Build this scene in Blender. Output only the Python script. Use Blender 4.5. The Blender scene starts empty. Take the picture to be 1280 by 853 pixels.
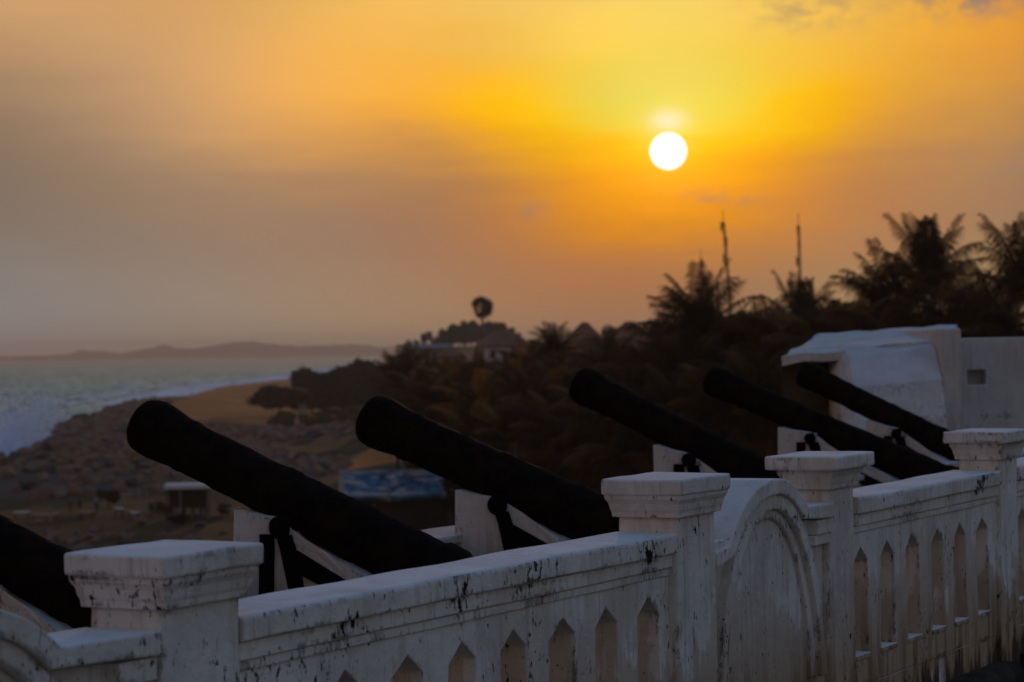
import bpy, bmesh, math, random
import numpy as np
from mathutils import Vector, Matrix, noise
R = math.radians
random.seed(7); rng = np.random.default_rng(7)
SC = bpy.context.scene
COL = SC.collection

# ---------------------------------------------------------------- camera
EYE = 16.0                                  # lens height above the sea
cam_d = bpy.data.cameras.new('camera'); cam = bpy.data.objects.new('camera', cam_d); COL.objects.link(cam)
cam_d.lens = 85; cam_d.sensor_width = 36; cam_d.clip_start = .1; cam_d.clip_end = 60000
ROLL = R(-.9); PITCH = R(.199)
cr = Vector((math.cos(ROLL), 0, math.sin(ROLL))); f0 = Vector((0, math.cos(PITCH), math.sin(PITCH)))
cu = cr.cross(f0).normalized(); cr = f0.cross(cu).normalized()
M = Matrix((cr, cu, -f0)).transposed().to_4x4(); M.translation = (0, 0, EYE); cam.matrix_world = M
cam_d.dof.use_dof = True; cam_d.dof.focus_distance = 12.6; cam_d.dof.aperture_fstop = 3.4
SC.camera = cam

# ---------------------------------------------------------------- sky
SUN_AZ, SUN_EL = 3.77, 4.62                 # degrees right of +Y, above the horizon
w = bpy.data.worlds.new('World'); SC.world = w; w.use_nodes = True
NT = w.node_tree; NT.nodes.clear()
def nd(nt, t, **k):
    n = nt.nodes.new(t)
    for a, v in k.items(): setattr(n, a, v)
    return n
def mth(nt, op, a, b=None, c=None, clamp=False):
    n = nd(nt, 'ShaderNodeMath', operation=op, use_clamp=clamp)
    for i, v in enumerate((a, b, c)):
        if v is None: continue
        if isinstance(v, (int, float)): n.inputs[i].default_value = v
        else: nt.links.new(v, n.inputs[i])
    return n.outputs[0]
def vmt(nt, op, a, b=None):
    n = nd(nt, 'ShaderNodeVectorMath', operation=op)
    for i, v in enumerate((a, b)):
        if v is None: continue
        if isinstance(v, (tuple, list)): n.inputs[i].default_value = v
        else: nt.links.new(v, n.inputs[i])
    return n.outputs['Value'] if op == 'DOT_PRODUCT' else n.outputs[0]
def vscale(nt, v, s):
    n = nd(nt, 'ShaderNodeVectorMath', operation='SCALE')
    if isinstance(v, (tuple, list)): n.inputs[0].default_value = v
    else: nt.links.new(v, n.inputs[0])
    if isinstance(s, (int, float)): n.inputs['Scale'].default_value = s
    else: nt.links.new(s, n.inputs['Scale'])
    return n.outputs[0]
def mixc(nt, f, a, b, blend='MIX'):
    n = nd(nt, 'ShaderNodeMix', data_type='RGBA', blend_type=blend)
    for s, v in ((0, f), (6, a), (7, b)):
        if isinstance(v, (int, float)): n.inputs[s].default_value = v
        elif isinstance(v, (tuple, list)): n.inputs[s].default_value = tuple(v)[:3] + (1,)
        else: nt.links.new(v, n.inputs[s])
    return n.outputs[2]
def ramp(nt, v, lo, hi, smooth=True):
    n = nd(nt, 'ShaderNodeMapRange', interpolation_type='SMOOTHSTEP' if smooth else 'LINEAR')
    nt.links.new(v, n.inputs[0]); n.inputs[1].default_value = lo; n.inputs[2].default_value = hi
    return n.outputs[0]
def noi(nt, vec, scale, detail=4, rough=.55, dist=0):
    n = nd(nt, 'ShaderNodeTexNoise'); n.inputs['Scale'].default_value = scale; n.inputs['Detail'].default_value = detail
    n.inputs['Roughness'].default_value = rough; n.inputs['Distortion'].default_value = dist
    if vec is not None: nt.links.new(vec, n.inputs['Vector'])
    return n.outputs['Fac']
GL = [(3.77, 6.82, 2.6, 1.5, 0.197, 0.1933, -0.028),
(3.77, 5.52, 2.6, 1.1, -0.2406, 0.3379, 0.0974),
(3.77, 4.62, 3.0, 1.2, 0.9152, 0.2011, -0.1508),
(3.77, 3.82, 2.2, 0.9, -0.0224, 0.046, 0.0636),
(3.77, 8.6, 3.0, 1.6, 0.1028, 0.0957, 0.0518),
(-1.0, 8.5, 5.0, 2.0, 0.6518, 0.3744, 0.0036),
(-6.0, 9.0, 5.0, 2.4, 0.1816, 0.0603, -0.0131),
(-12.0, 9.0, 5.0, 2.6, 0.4888, 0.2333, 0.0328),
(6.77, 8.0, 4.0, 2.2, 0.5807, 0.3548, -0.0164),
(11.77, 7.5, 4.0, 2.0, 0.5314, 0.1356, -0.0759),
(-12.0, 4.0, 7.0, 2.5, 0.0534, 0.0238, -0.0185),
(-5.0, 3.0, 5.0, 2.5, 0.1184, 0.0466, 0.0024),
(2.0, 1.5, 5.0, 2.5, 0.1997, 0.0049, -0.0524),
(9.0, 3.0, 4.0, 2.5, 0.1236, 0.0135, -0.0085),
(0.0, 5.6, 2.4, 1.2, 0.605, 0.2377, -0.1029),
(7.0, 5.6, 2.4, 1.2, 0.4898, 0.1605, -0.0941),
(-13.0, 0.5, 8.0, 2.5, 0.1186, 0.118, 0.1141),
(-3.0, 0.0, 6.0, 2.0, 0.175, 0.1179, 0.0161),
(12.0, 0.0, 7.0, 2.5, 0.3283, 0.2167, -0.0011),
(-3.5, 6.0, 3.5, 1.8, 0.4858, 0.1589, -0.069),
(3.77, 3.2, 4.0, 1.2, 0.4985, 0.1337, -0.0941),
(-7.0, 6.0, 4.0, 2.0, 0.2639, 0.1403, 0.0504),
(11.0, 5.0, 3.0, 2.0, 0.2517, 0.1062, -0.0239),
(1.77, 7.2, 2.0, 1.2, 0.2359, 0.1236, -0.0225),
(5.77, 7.2, 2.0, 1.2, 0.0598, 0.0091, -0.009),
(3.77, 6.0, 1.6, 0.9, 0.2612, -0.0225, -0.0029),
(-1.5, 5.2, 1.8, 0.8, -0.0788, -0.0438, 0.0195)]
tc = nd(NT, 'ShaderNodeTexCoord'); dirv = vmt(NT, 'NORMALIZE', tc.outputs['Generated'])
sx = nd(NT, 'ShaderNodeSeparateXYZ'); NT.links.new(dirv, sx.inputs[0])
el = mth(NT, 'MULTIPLY', mth(NT, 'ARCSINE', sx.outputs[2]), 180/math.pi)
az = mth(NT, 'MULTIPLY', mth(NT, 'ARCTAN2', sx.outputs[0], sx.outputs[1]), 180/math.pi)
cmb = nd(NT, 'ShaderNodeCombineXYZ'); NT.links.new(az, cmb.inputs[0]); NT.links.new(el, cmb.inputs[1])
ang = cmb.outputs[0]
st = noi(NT, vmt(NT, 'MULTIPLY', ang, (.16, 1.1, 1)), 1.0, 5, .6)
st2 = noi(NT, vmt(NT, 'MULTIPLY', ang, (.5, 2.6, 1)), 1.0, 4, .6)
wob = mth(NT, 'ADD', mth(NT, 'MULTIPLY', mth(NT, 'SUBTRACT', st, .5), 1.3), mth(NT, 'MULTIPLY', mth(NT, 'SUBTRACT', st2, .5), .45))
cw = nd(NT, 'ShaderNodeCombineXYZ'); NT.links.new(wob, cw.inputs[1])
angw = vmt(NT, 'ADD', ang, cw.outputs[0])
def gauss(v, a, e, sa, se):
    q = vmt(NT, 'MULTIPLY', vmt(NT, 'SUBTRACT', v, (a, e, 0)), (1/sa, 1/se, 0))
    return mth(NT, 'EXPONENT', mth(NT, 'MULTIPLY', vmt(NT, 'DOT_PRODUCT', q, q), -1.0))
acc = None
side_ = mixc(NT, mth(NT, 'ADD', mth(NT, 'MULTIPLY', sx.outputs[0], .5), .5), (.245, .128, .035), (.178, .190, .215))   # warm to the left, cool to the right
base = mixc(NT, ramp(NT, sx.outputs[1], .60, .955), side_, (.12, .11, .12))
for a, e, sa, se, r_, g_, b_ in GL:
    t = vscale(NT, (r_, g_, b_), gauss(angw, a, e, sa, se))
    acc = vmt(NT, 'ADD', acc, t) if acc is not None else vmt(NT, 'ADD', t, base)
acc = vmt(NT, 'ADD', acc, vscale(NT, (.10, .15, .42), gauss(ang, SUN_AZ, SUN_EL+.72, .42, .26)))   # bright patch of cloud just over the sun
acc = vmt(NT, 'ADD', acc, vscale(NT, (.10, .09, .03), gauss(ang, SUN_AZ, SUN_EL, .70, .60)))
acc = vmt(NT, 'MAXIMUM', acc, (.0005, .0005, .0005))
# small mauve clouds
cn = noi(NT, vmt(NT, 'MULTIPLY', ang, (1.3, 2.4, 1)), 1.0, 5, .62)
for a, e, sa, se, k in ((10.7, 7.95, 1.25, .42, 1.0), (12.0, 8.2, 1.4, .5, 1.0), (7.2, 7.75, 1.3, .38, .7), (6.9, 8.3, 1.0, .3, .5), (.6, 3.25, .3, .26, .6), (4.7, 3.55, .5, .16, .55), (5.6, 3.45, .4, .14, .5), (12.6, 3.9, 2.2, .6, .5)):
    m = mth(NT, 'MULTIPLY', mth(NT, 'MULTIPLY', gauss(ang, a, e, sa, se), ramp(NT, cn, .34, .66)), k, clamp=True)
    acc = mixc(NT, m, acc, (.34, .22, .16))
sd = (math.sin(R(SUN_AZ))*math.cos(R(SUN_EL)), math.cos(R(SUN_AZ))*math.cos(R(SUN_EL)), math.sin(R(SUN_EL)))
dif = vmt(NT, 'SUBTRACT', dirv, sd)
dist = mth(NT, 'SQRT', vmt(NT, 'DOT_PRODUCT', dif, dif))
disc = ramp(NT, dist, R(.443), R(.428))
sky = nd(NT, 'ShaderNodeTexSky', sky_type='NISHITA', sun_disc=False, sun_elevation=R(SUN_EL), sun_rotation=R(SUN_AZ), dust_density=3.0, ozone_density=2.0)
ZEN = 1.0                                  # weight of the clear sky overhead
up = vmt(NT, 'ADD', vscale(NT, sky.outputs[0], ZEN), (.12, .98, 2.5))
custom = mixc(NT, disc, acc, (1.6, 1.5, 1.25))
custom = vscale(NT, custom, 10.0)
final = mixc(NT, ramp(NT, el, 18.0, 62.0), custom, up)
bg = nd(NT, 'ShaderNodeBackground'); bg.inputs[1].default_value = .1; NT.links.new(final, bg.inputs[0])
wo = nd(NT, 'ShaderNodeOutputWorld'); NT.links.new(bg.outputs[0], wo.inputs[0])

# ---------------------------------------------------------------- sun, exposure
sl = bpy.data.lights.new('sun', 'SUN'); sl.energy = .5; sl.angle = R(.8); sl.color = (1.0, .52, .2)
so = bpy.data.objects.new('sun', sl); COL.objects.link(so)
so.rotation_euler = Vector(sd).to_track_quat('Z', 'Y').to_euler()
SC.view_settings.view_transform = 'Standard'; SC.view_settings.look = 'None'
SC.view_settings.exposure = 0; SC.view_settings.gamma = 1; SC.view_settings.use_curve_mapping = False
SC.cycles.use_denoising = True; SC.cycles.volume_bounces = 0; SC.cycles.max_bounces = 6

# ---------------------------------------------------------------- helpers
FP = 85/36*1280
def ray(u, v):                              # photo pixel -> (right/forward, down/forward) in the level world
    x, y = u-640, v-437
    return (x*math.cos(ROLL)+y*math.sin(ROLL))/FP, (-x*math.sin(ROLL)+y*math.cos(ROLL))/FP
def at(u, v, Y):
    k, h = ray(u, v); return Vector((k*Y, Y, EYE-h*Y))
def tag(o, label=None, cat=None, group=None, kind=None):
    if label: o['label'] = label
    if cat: o['category'] = cat
    if group: o['group'] = group
    if kind: o['kind'] = kind
    return o
def empty(name, loc=(0,0,0), rz=0, label=None, cat=None, group=None):
    o = bpy.data.objects.new(name, None); COL.objects.link(o); o.empty_display_size = .2
    o.location = loc; o.rotation_euler = (0, 0, rz); return tag(o, label, cat, group)
def link(name, me, m=None, parent=None):
    o = bpy.data.objects.new(name, me); COL.objects.link(o)
    if m is not None and not me.materials: me.materials.append(m)
    if parent: o.parent = parent
    return o
def obj(name, bm, m, parent=None, smooth=False, bevel=0, segs=2):
    bmesh.ops.recalc_face_normals(bm, faces=bm.faces[:])
    if smooth:
        for f in bm.faces: f.smooth = True
    me = bpy.data.meshes.new(name); bm.to_mesh(me); bm.free()
    o = link(name, me, m, parent)
    if bevel:
        b = o.modifiers.new('bevel', 'BEVEL'); b.width = bevel; b.segments = segs; b.limit_method = 'ANGLE'; b.angle_limit = R(40)
    return o
def raw(name, verts, faces, m, parent=None, smooth=False):
    me = bpy.data.meshes.new(name); me.from_pydata([tuple(v) for v in verts], [], [tuple(f) for f in faces]); me.update()
    if smooth: me.polygons.foreach_set('use_smooth', [True]*len(me.polygons))
    return link(name, me, m, parent)
def copy_tree(o, parent=None):
    c = o.copy(); COL.objects.link(c)
    if parent: c.parent = parent
    for ch in list(o.children): copy_tree(ch, c)
    return c
def box(bm, x0, x1, y0, y1, z0, z1, mat=None):
    vs = [bm.verts.new((x, y, z)) for x in (x0, x1) for y in (y0, y1) for z in (z0, z1)]
    if mat is not None:
        for v in vs: v.co = mat @ v.co
    for f in ((0,1,3,2),(4,6,7,5),(0,4,5,1),(2,3,7,6),(0,2,6,4),(1,5,7,3)): bm.faces.new([vs[i] for i in f])
def prism(bm, pts, y0, y1):                 # outline in x,z pushed along y
    a = [bm.verts.new((x, y0, z)) for x, z in pts]; b = [bm.verts.new((x, y1, z)) for x, z in pts]
    bm.faces.new(a); bm.faces.new(b[::-1]); n = len(pts)
    for i in range(n): bm.faces.new((a[i], b[i], b[(i+1)%n], a[(i+1)%n]))
def tube(bm, pts, rad, seg=8, cap=True):
    pts = [Vector(p) for p in pts]; rings = []
    for i, p in enumerate(pts):
        d = (pts[min(i+1, len(pts)-1)]-pts[max(i-1, 0)]).normalized()
        s = d.cross(Vector((0, 0, 1)) if abs(d.z) < .95 else Vector((1, 0, 0))).normalized(); t = s.cross(d)
        r = rad[i] if isinstance(rad, (list, tuple)) else rad
        rings.append([bm.verts.new(p+(s*math.cos(2*math.pi*k/seg)+t*math.sin(2*math.pi*k/seg))*r) for k in range(seg)])
    for a, b in zip(rings, rings[1:]):
        for k in range(seg): bm.faces.new((a[k], a[(k+1)%seg], b[(k+1)%seg], b[k]))
    if cap: bm.faces.new(rings[0][::-1]); bm.faces.new(rings[-1])
def wobble(bm, amp, freq=3.0, seed=0):
    for v in bm.verts:
        v.co += noise.noise_vector(v.co*freq+Vector((seed*7.1, 3.3, seed)))*amp

# ---------------------------------------------------------------- materials
def mat(name):
    m = bpy.data.materials.new(name); m.use_nodes = True; nt = m.node_tree
    return m, nt, nt.nodes['Principled BSDF'], nd(nt, 'ShaderNodeTexCoord').outputs['Object']
def setc(nt, p, c, rough, bump=None, bs=.3, bd=.02):
    if isinstance(c, (tuple, list)): p.inputs['Base Color'].default_value = tuple(c)[:3]+(1,)
    else: nt.links.new(c, p.inputs['Base Color'])
    if isinstance(rough, (int, float)): p.inputs['Roughness'].default_value = rough
    else: nt.links.new(rough, p.inputs['Roughness'])
    if bump is not None:
        b = nd(nt, 'ShaderNodeBump'); b.inputs['Strength'].default_value = bs; b.inputs['Distance'].default_value = bd
        nt.links.new(bump, b.inputs['Height']); nt.links.new(b.outputs[0], p.inputs['Normal'])
def simple(name, a, b, scale=6, rough=.8, bs=.4, bd=.02, stretch=(1,1,1), spec=.3):
    m, nt, p, o = mat(name); v = vmt(nt, 'MULTIPLY', o, stretch)
    n = noi(nt, v, scale, 6, .62)
    setc(nt, p, mixc(nt, ramp(nt, n, .3, .7), a, b), rough, noi(nt, v, scale*2.3, 6, .65), bs, bd)
    p.inputs['Specular IOR Level'].default_value = spec
    return m
def plaster(name, dirty=1.0, low=.75, k=1.0):
    m, nt, p, o = mat(name)
    sp = nd(nt, 'ShaderNodeSeparateXYZ'); nt.links.new(o, sp.inputs[0])
    geo = nd(nt, 'ShaderNodeNewGeometry'); sn = nd(nt, 'ShaderNodeSeparateXYZ'); nt.links.new(geo.outputs['Normal'], sn.inputs[0])
    side = ramp(nt, mth(nt, 'ABSOLUTE', sn.outputs[2]), .75, .35)
    blot = noi(nt, o, 2.1, 5, .6)
    c = mixc(nt, ramp(nt, blot, .3, .7), (.68*k, .66*k, .635*k), (.82*k, .805*k, .79*k))
    strk = noi(nt, vmt(nt, 'MULTIPLY', o, (7, 7, 1.1)), 1.0, 7, .68, .4)
    # flaked limewash showing tan render, mostly low on the faces
    lowm = ramp(nt, sp.outputs[2], 1.35, .1)
    thr = mth(nt, 'ADD', mth(nt, 'MULTIPLY', strk, .58), mth(nt, 'MULTIPLY', noi(nt, o, 1.3, 6, .6), .62))
    tan = mth(nt, 'MULTIPLY', ramp(nt, mth(nt, 'ADD', thr, mth(nt, 'MULTIPLY', lowm, .16*low/.75)), .605, .655), mth(nt, 'MULTIPLY', mth(nt, 'MULTIPLY', side, mth(nt, 'ADD', .22, mth(nt, 'MULTIPLY', lowm, .78))), min(1, .95*dirty)))
    c = mixc(nt, tan, c, mixc(nt, noi(nt, o, 5, 4), (.34, .215, .10), (.50, .385, .25)))
    grime = noi(nt, vmt(nt, 'MULTIPLY', o, (3.5, 3.5, 1.6)), 1.0, 7, .66, .8)
    c = mixc(nt, mth(nt, 'MULTIPLY', ramp(nt, grime, .48, .70), .30*dirty), c, (.34, .31, .285))
    # rusty runs close to the ground
    run = noi(nt, vmt(nt, 'MULTIPLY', o, (9, 9, .5)), 1.0, 5, .6)
    rm = mth(nt, 'MULTIPLY', mth(nt, 'MULTIPLY', ramp(nt, run, .46, .60), ramp(nt, sp.outputs[2], .82, .34)), side)
    c = mixc(nt, mth(nt, 'MULTIPLY', rm, .62*dirty, clamp=True), c, (.19, .095, .03))
    # thin grey vertical water marks
    c = mixc(nt, mth(nt, 'MULTIPLY', ramp(nt, noi(nt, vmt(nt, 'MULTIPLY', o, (22, 22, .9)), 1.0, 4), .53, .72), mth(nt, 'MULTIPLY', side, .45)), c, (.30, .28, .26))
    # black mould flecks in clusters
    clus = ramp(nt, noi(nt, vmt(nt, 'MULTIPLY', o, (1.7, 1.7, 2.2)), 1.0, 3, .5), .52, .66)
    fl = noi(nt, vmt(nt, 'MULTIPLY', o, (38, 38, 17)), 1.0, 6, .72, .3)
    band_ = mth(nt, 'MULTIPLY', ramp(nt, sp.outputs[2], 1.24, 1.34), ramp(nt, sp.outputs[2], 1.47, 1.39))
    clus = mth(nt, 'ADD', mth(nt, 'MULTIPLY', clus, mth(nt, 'ADD', .5, mth(nt, 'MULTIPLY', band_, .55))), mth(nt, 'MULTIPLY', band_, .18))
    bv = nd(nt, 'ShaderNodeBevel', samples=4); bv.inputs['Radius'].default_value = .05
    edge = ramp(nt, mth(nt, 'SUBTRACT', 1.0, vmt(nt, 'DOT_PRODUCT', bv.outputs[0], geo.outputs['Normal'])), .01, .12)
    patch = ramp(nt, noi(nt, vmt(nt, 'ADD', o, (3.1, 1.7, .4)), 2.6, 4, .6), .47, .65)
    clus = mth(nt, 'ADD', clus, mth(nt, 'MULTIPLY', mth(nt, 'MULTIPLY', edge, patch), 1.55))
    bm_ = mth(nt, 'MULTIPLY', ramp(nt, mth(nt, 'ADD', fl, mth(nt, 'MULTIPLY', clus, .14)), .638, .672), mth(nt, 'MULTIPLY', ramp(nt, mth(nt, 'ABSOLUTE', sn.outputs[2]), .9, .5), min(1.0, dirty)))
    c = mixc(nt, bm_, c, (.018, .014, .011))
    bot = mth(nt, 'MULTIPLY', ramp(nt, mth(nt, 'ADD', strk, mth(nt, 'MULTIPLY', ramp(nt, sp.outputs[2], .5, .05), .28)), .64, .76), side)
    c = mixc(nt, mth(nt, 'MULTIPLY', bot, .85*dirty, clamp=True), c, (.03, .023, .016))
    h = mth(nt, 'ADD', noi(nt, o, 14, 8, .65), mth(nt, 'ADD', mth(nt, 'MULTIPLY', tan, -.35), mth(nt, 'MULTIPLY', bm_, -.4)))
    setc(nt, p, c, .92, h, .8, .016); p.inputs['Specular IOR Level'].default_value = .12
    return m
PLASTER = plaster('weathered limewash')
PLASTER4 = plaster('limewash peeling off the arched panel', 1.0, 1.45)
PLASTER2 = plaster('limewash on gun carriage', .75, .2, .80)
PLASTER3 = plaster('limewash on bastion', .6, .3, .84)
IRON = simple('black tarred iron', (.0018, .0015, .0013), (.014, .0062, .0036), 9, .8, .8, .012, spec=.045)
IRONDK = simple('black painted strap', (.0025, .0023, .0022), (.006, .0045, .004), 14, .8, .7, .01, spec=.04)
BROWNWALL = simple('bare brown masonry', (.045, .028, .018), (.10, .065, .035), 1.4, .9, .8, .06)
FLOORM = simple('dark mossy terrace', (.035, .03, .024), (.09, .075, .06), .9, .95, .6, .03)
MOSS = simple('black mossy ledge', (.008, .008, .006), (.05, .04, .028), 6, .95, .9, .03)
ROCK = simple('grey brown granite', (.12, .066, .042), (.29, .17, .115), .9, .9, .7, .08)
ROCK2 = simple('ochre granite', (.14, .085, .042), (.25, .16, .09), .8, .9, .7, .08)
ROCK3 = simple('dark wet granite', (.035, .029, .027), (.085, .07, .066), 1.1, .75, .7, .08)
BARK = simple('palm bark', (.04, .03, .022), (.09, .07, .05), 3, .9, .8, .03, (1, 1, 4))
ROOFT = simple('brown tin roof', (.15, .055, .03), (.24, .095, .05), .5, .7, .3, .03)
THATCH = simple('brown thatch', (.16, .06, .022), (.29, .125, .05), .8, .95, .8, .06, (1, 1, 6))
PALEWALL = simple('pale house wall', (.45, .44, .42), (.58, .57, .55), .4, .85, .2, .02)
EARTHWALL = simple('brown earth wall', (.20, .12, .075), (.30, .19, .12), .3, .9, .3, .03)
DKWOOD = simple('dark stained timber', (.018, .011, .007), (.05, .03, .018), 2, .8, .5, .02, (1, 1, 8))
WHITE = simple('white painted wood', (.62, .62, .62), (.75, .75, .75), 3, .6, .2, .01)
SKIN = simple('brown skin', (.07, .04, .026), (.10, .06, .04), 9, .6, .1, .005)
PALEPOST = simple('weathered grey post', (.20, .18, .16), (.34, .31, .28), 3, .85, .4, .01, (1, 1, .3))
STEEL = simple('dull painted steel', (.06, .045, .04), (.11, .08, .07), 2, .6, .2, .01)
TIN = simple('dull grey tin', (.16, .14, .13), (.24, .21, .19), .5, .7, .2, .02)
FOAM = simple('sea foam', (.70, .76, .82), (.82, .86, .90), .8, .8, .5, .1)
def cloth(name, c): return simple(name, tuple(x*.8 for x in c), c, 8, .85, .3, .01)
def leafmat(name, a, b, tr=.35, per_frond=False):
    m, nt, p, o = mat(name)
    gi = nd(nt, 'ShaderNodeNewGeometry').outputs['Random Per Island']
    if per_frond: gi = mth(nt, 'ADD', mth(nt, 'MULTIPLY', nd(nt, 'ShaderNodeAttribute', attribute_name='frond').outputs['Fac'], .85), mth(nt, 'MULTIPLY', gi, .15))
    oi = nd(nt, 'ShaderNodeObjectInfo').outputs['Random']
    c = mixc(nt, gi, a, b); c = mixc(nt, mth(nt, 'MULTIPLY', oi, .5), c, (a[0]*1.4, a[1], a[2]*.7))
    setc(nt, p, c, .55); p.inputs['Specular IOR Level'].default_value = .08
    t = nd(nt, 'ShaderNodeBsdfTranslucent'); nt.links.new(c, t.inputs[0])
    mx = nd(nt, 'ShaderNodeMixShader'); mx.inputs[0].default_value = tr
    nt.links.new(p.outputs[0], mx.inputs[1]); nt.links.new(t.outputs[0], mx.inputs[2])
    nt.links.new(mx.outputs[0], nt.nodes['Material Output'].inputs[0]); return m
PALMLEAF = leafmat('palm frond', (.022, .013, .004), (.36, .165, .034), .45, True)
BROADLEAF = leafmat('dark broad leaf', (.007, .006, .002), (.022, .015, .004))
SCRUBLEAF = leafmat('olive scrub leaf', (.05, .06, .018), (.12, .115, .03))
REDLEAF = leafmat('red brown leaf', (.06, .022, .014), (.10, .04, .02))

# ---------------------------------------------------------------- ground, sea, hills
SHORE = [(-900,236),(-300,250),(-120,266),(-66,273),(-62,286),(-72,350),(-84,430),(-96,556),(-112,777),(-130,1000),(-142,1193),(-137,1453),(-150,2200),(-190,3500),(-310,6000),(-480,8600),(-1200,9000),(-2500,9150),(-4800,9300)]
SP = np.array(SHORE, float)
def shore_d(x, y):                          # signed distance from the waterline, positive inland; also how far along
    best = np.full(x.shape, 1e9); 
    for (x0, y0), (x1, y1) in zip(SP[:-1], SP[1:]):
        dx, dy = x1-x0, y1-y0; L = dx*dx+dy*dy
        t = np.clip(((x-x0)*dx+(y-y0)*dy)/L, 0, 1)
        best = np.minimum(best, np.hypot(x-x0-t*dx, y-y0-t*dy))
    poly = np.vstack([SP, [(-4800, 20000), (20000, 20000), (20000, -900), (-900, -900)]])
    ins = np.zeros(x.shape, bool); j = len(poly)-1
    for i in range(len(poly)):
        xi, yi = poly[i]; xj, yj = poly[j]
        c = ((yi > y) != (yj > y)) & (x < (xj-xi)*(y-yi)/(yj-yi+1e-12)+xi); ins ^= c; j = i
    return np.where(ins, best, -best)
def sstep(x, a, b):
    t = np.clip((x-a)/(b-a), 0, 1); return t*t*(3-2*t)
def fbm(x, y, s, seed=0):
    o = np.zeros(np.shape(x)); r = np.random.default_rng(seed)
    for k in range(6):
        a, b, c = r.uniform(0, 6.28, 3); f = s*1.7**k; th = r.uniform(0, 6.28)
        o = o+np.sin(f*(x*np.cos(th)+y*np.sin(th))+a+1.7*np.sin(f*.6*(y*np.cos(th)-x*np.sin(th))+b))/1.5**k
    return o/2.2
def height(x, y):
    x = np.asarray(x, float); y = np.asarray(y, float)
    d = shore_d(x, y)
    rev = 1-sstep(y, 650, 900)              # rock revetment near, sand beach farther off
    hr = np.where(d < 7, 4.4*sstep(d, -2.5, 7), 0)+np.where(d >= 7, 1.9+2.5*(1-sstep(d, 9, 46)), 0)
    hb = 2.8*sstep(d, -6, 40)+.8*sstep(d, 40, 90)
    h = rev*hr+(1-rev)*hb
    h = np.where(d < -2.5, np.maximum(-3, d*.12), h)
    land = sstep(d, 20, 60)
    arm = np.exp(-((y-(395+.35*(x+60)))/34)**2)*sstep(x, -95, -70)*(1-sstep(x, -32, -18))
    h = h+land*1.3*arm
    xl = -25-.055*np.maximum(y-400, 0)
    h = h+land*(11.0*sstep(x, xl, xl+24)*sstep(y, 262, 345)*(1+.25*sstep(y, 600, 1000)))
    h = h+land*.22*fbm(x, y, .09, 3)+np.where(d > 0, .10*fbm(x, y, .5, 5), 0)
    h = h+land*np.where(y > 8700, 18*sstep(y, 8700, 9500), 0)
    return h
def h1(x, y): return float(height(np.array([x]), np.array([y]))[0])
angs = np.concatenate([np.linspace(-180, -26, 60)[:-1], np.linspace(-26, 26, 300), np.linspace(26, 180, 60)[1:]])
rads = np.concatenate([[0.5, 20, 60], np.geomspace(90, 9700, 320)])
Rg, Ag = np.meshgrid(rads, np.radians(angs), indexing='ij')
gx, gy = Rg*np.sin(Ag), Rg*np.cos(Ag); gz = height(gx, gy)
na = len(angs)
V = np.stack([gx, gy, gz], -1).reshape(-1, 3)
i0 = (np.arange(len(rads)-1)[:, None]*na+np.arange(na-1)[None, :]).reshape(-1)
Fq = np.stack([i0, i0+na, i0+na+1, i0+1], 1)
gm = bpy.data.meshes.new('ground'); gm.from_pydata(V.tolist(), [], Fq.tolist()); gm.update()
gm.polygons.foreach_set('use_smooth', [True]*len(gm.polygons))
dd = shore_d(gx, gy).reshape(-1); X, Y = V[:, 0], V[:, 1]
rw_ = 15+27*(1-sstep(Y, 300, 440))
rockw = (1-sstep(Y, 640, 800))*sstep(dd, -30, -3)*(1-sstep((dd+4*fbm(X, Y, .11, 8))/rw_, .8, 1.2))
rockw = np.maximum(rockw, np.exp(-((Y-(395+.35*(X+60)))/30)**4)*sstep(X, -92, -75)*(1-sstep(X, -34, -22)))
sandw = sstep(Y, 440, 500)*(1-sstep(dd+9*fbm(X, Y, .03, 2), 48+.02*Y, 75+.05*Y))
sandw = np.maximum(sandw, .9*np.exp(-((Y-300-.2*(X+40))/22)**2)*sstep(X, -60, -48))
ca = gm.color_attributes.new('zone', 'FLOAT_COLOR', 'POINT')
ca.data.foreach_set('color', np.stack([rockw, sandw, np.zeros_like(dd), np.ones_like(dd)], 1).astype(np.float32).reshape(-1))
m, nt, p, o = mat('coastal ground')
at_ = nd(nt, 'ShaderNodeAttribute', attribute_name='zone'); sp = nd(nt, 'ShaderNodeSeparateColor'); nt.links.new(at_.outputs[0], sp.inputs[0])
n1 = noi(nt, o, .07, 7, .62); n2 = noi(nt, o, .9, 6, .65)
c = mixc(nt, ramp(nt, n1, .35, .65), (.036, .024, .009), (.11, .060, .024))
c = mixc(nt, mth(nt, 'MULTIPLY', ramp(nt, n2, .45, .7), .5), c, (.04, .036, .015))
c = mixc(nt, ramp(nt, mth(nt, 'ADD', sp.outputs[1], mth(nt, 'MULTIPLY', mth(nt, 'SUBTRACT', n1, .5), .9)), .38, .62), c, mixc(nt, ramp(nt, mth(nt, 'ADD', mth(nt, 'MULTIPLY', n1, .6), mth(nt, 'MULTIPLY', n2, .4)), .40, .60), (.20, .085, .03), (.50, .175, .042)))
c = mixc(nt, ramp(nt, mth(nt, 'ADD', sp.outputs[0], mth(nt, 'MULTIPLY', mth(nt, 'SUBTRACT', n2, .5), .5)), .35, .6), c, mixc(nt, n2, (.055, .035, .026), (.16, .105, .08)))
setc(nt, p, c, .95, n2, .8, .3); p.inputs['Specular IOR Level'].default_value = .15
tag(link('ground', gm, m), kind='structure')

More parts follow.
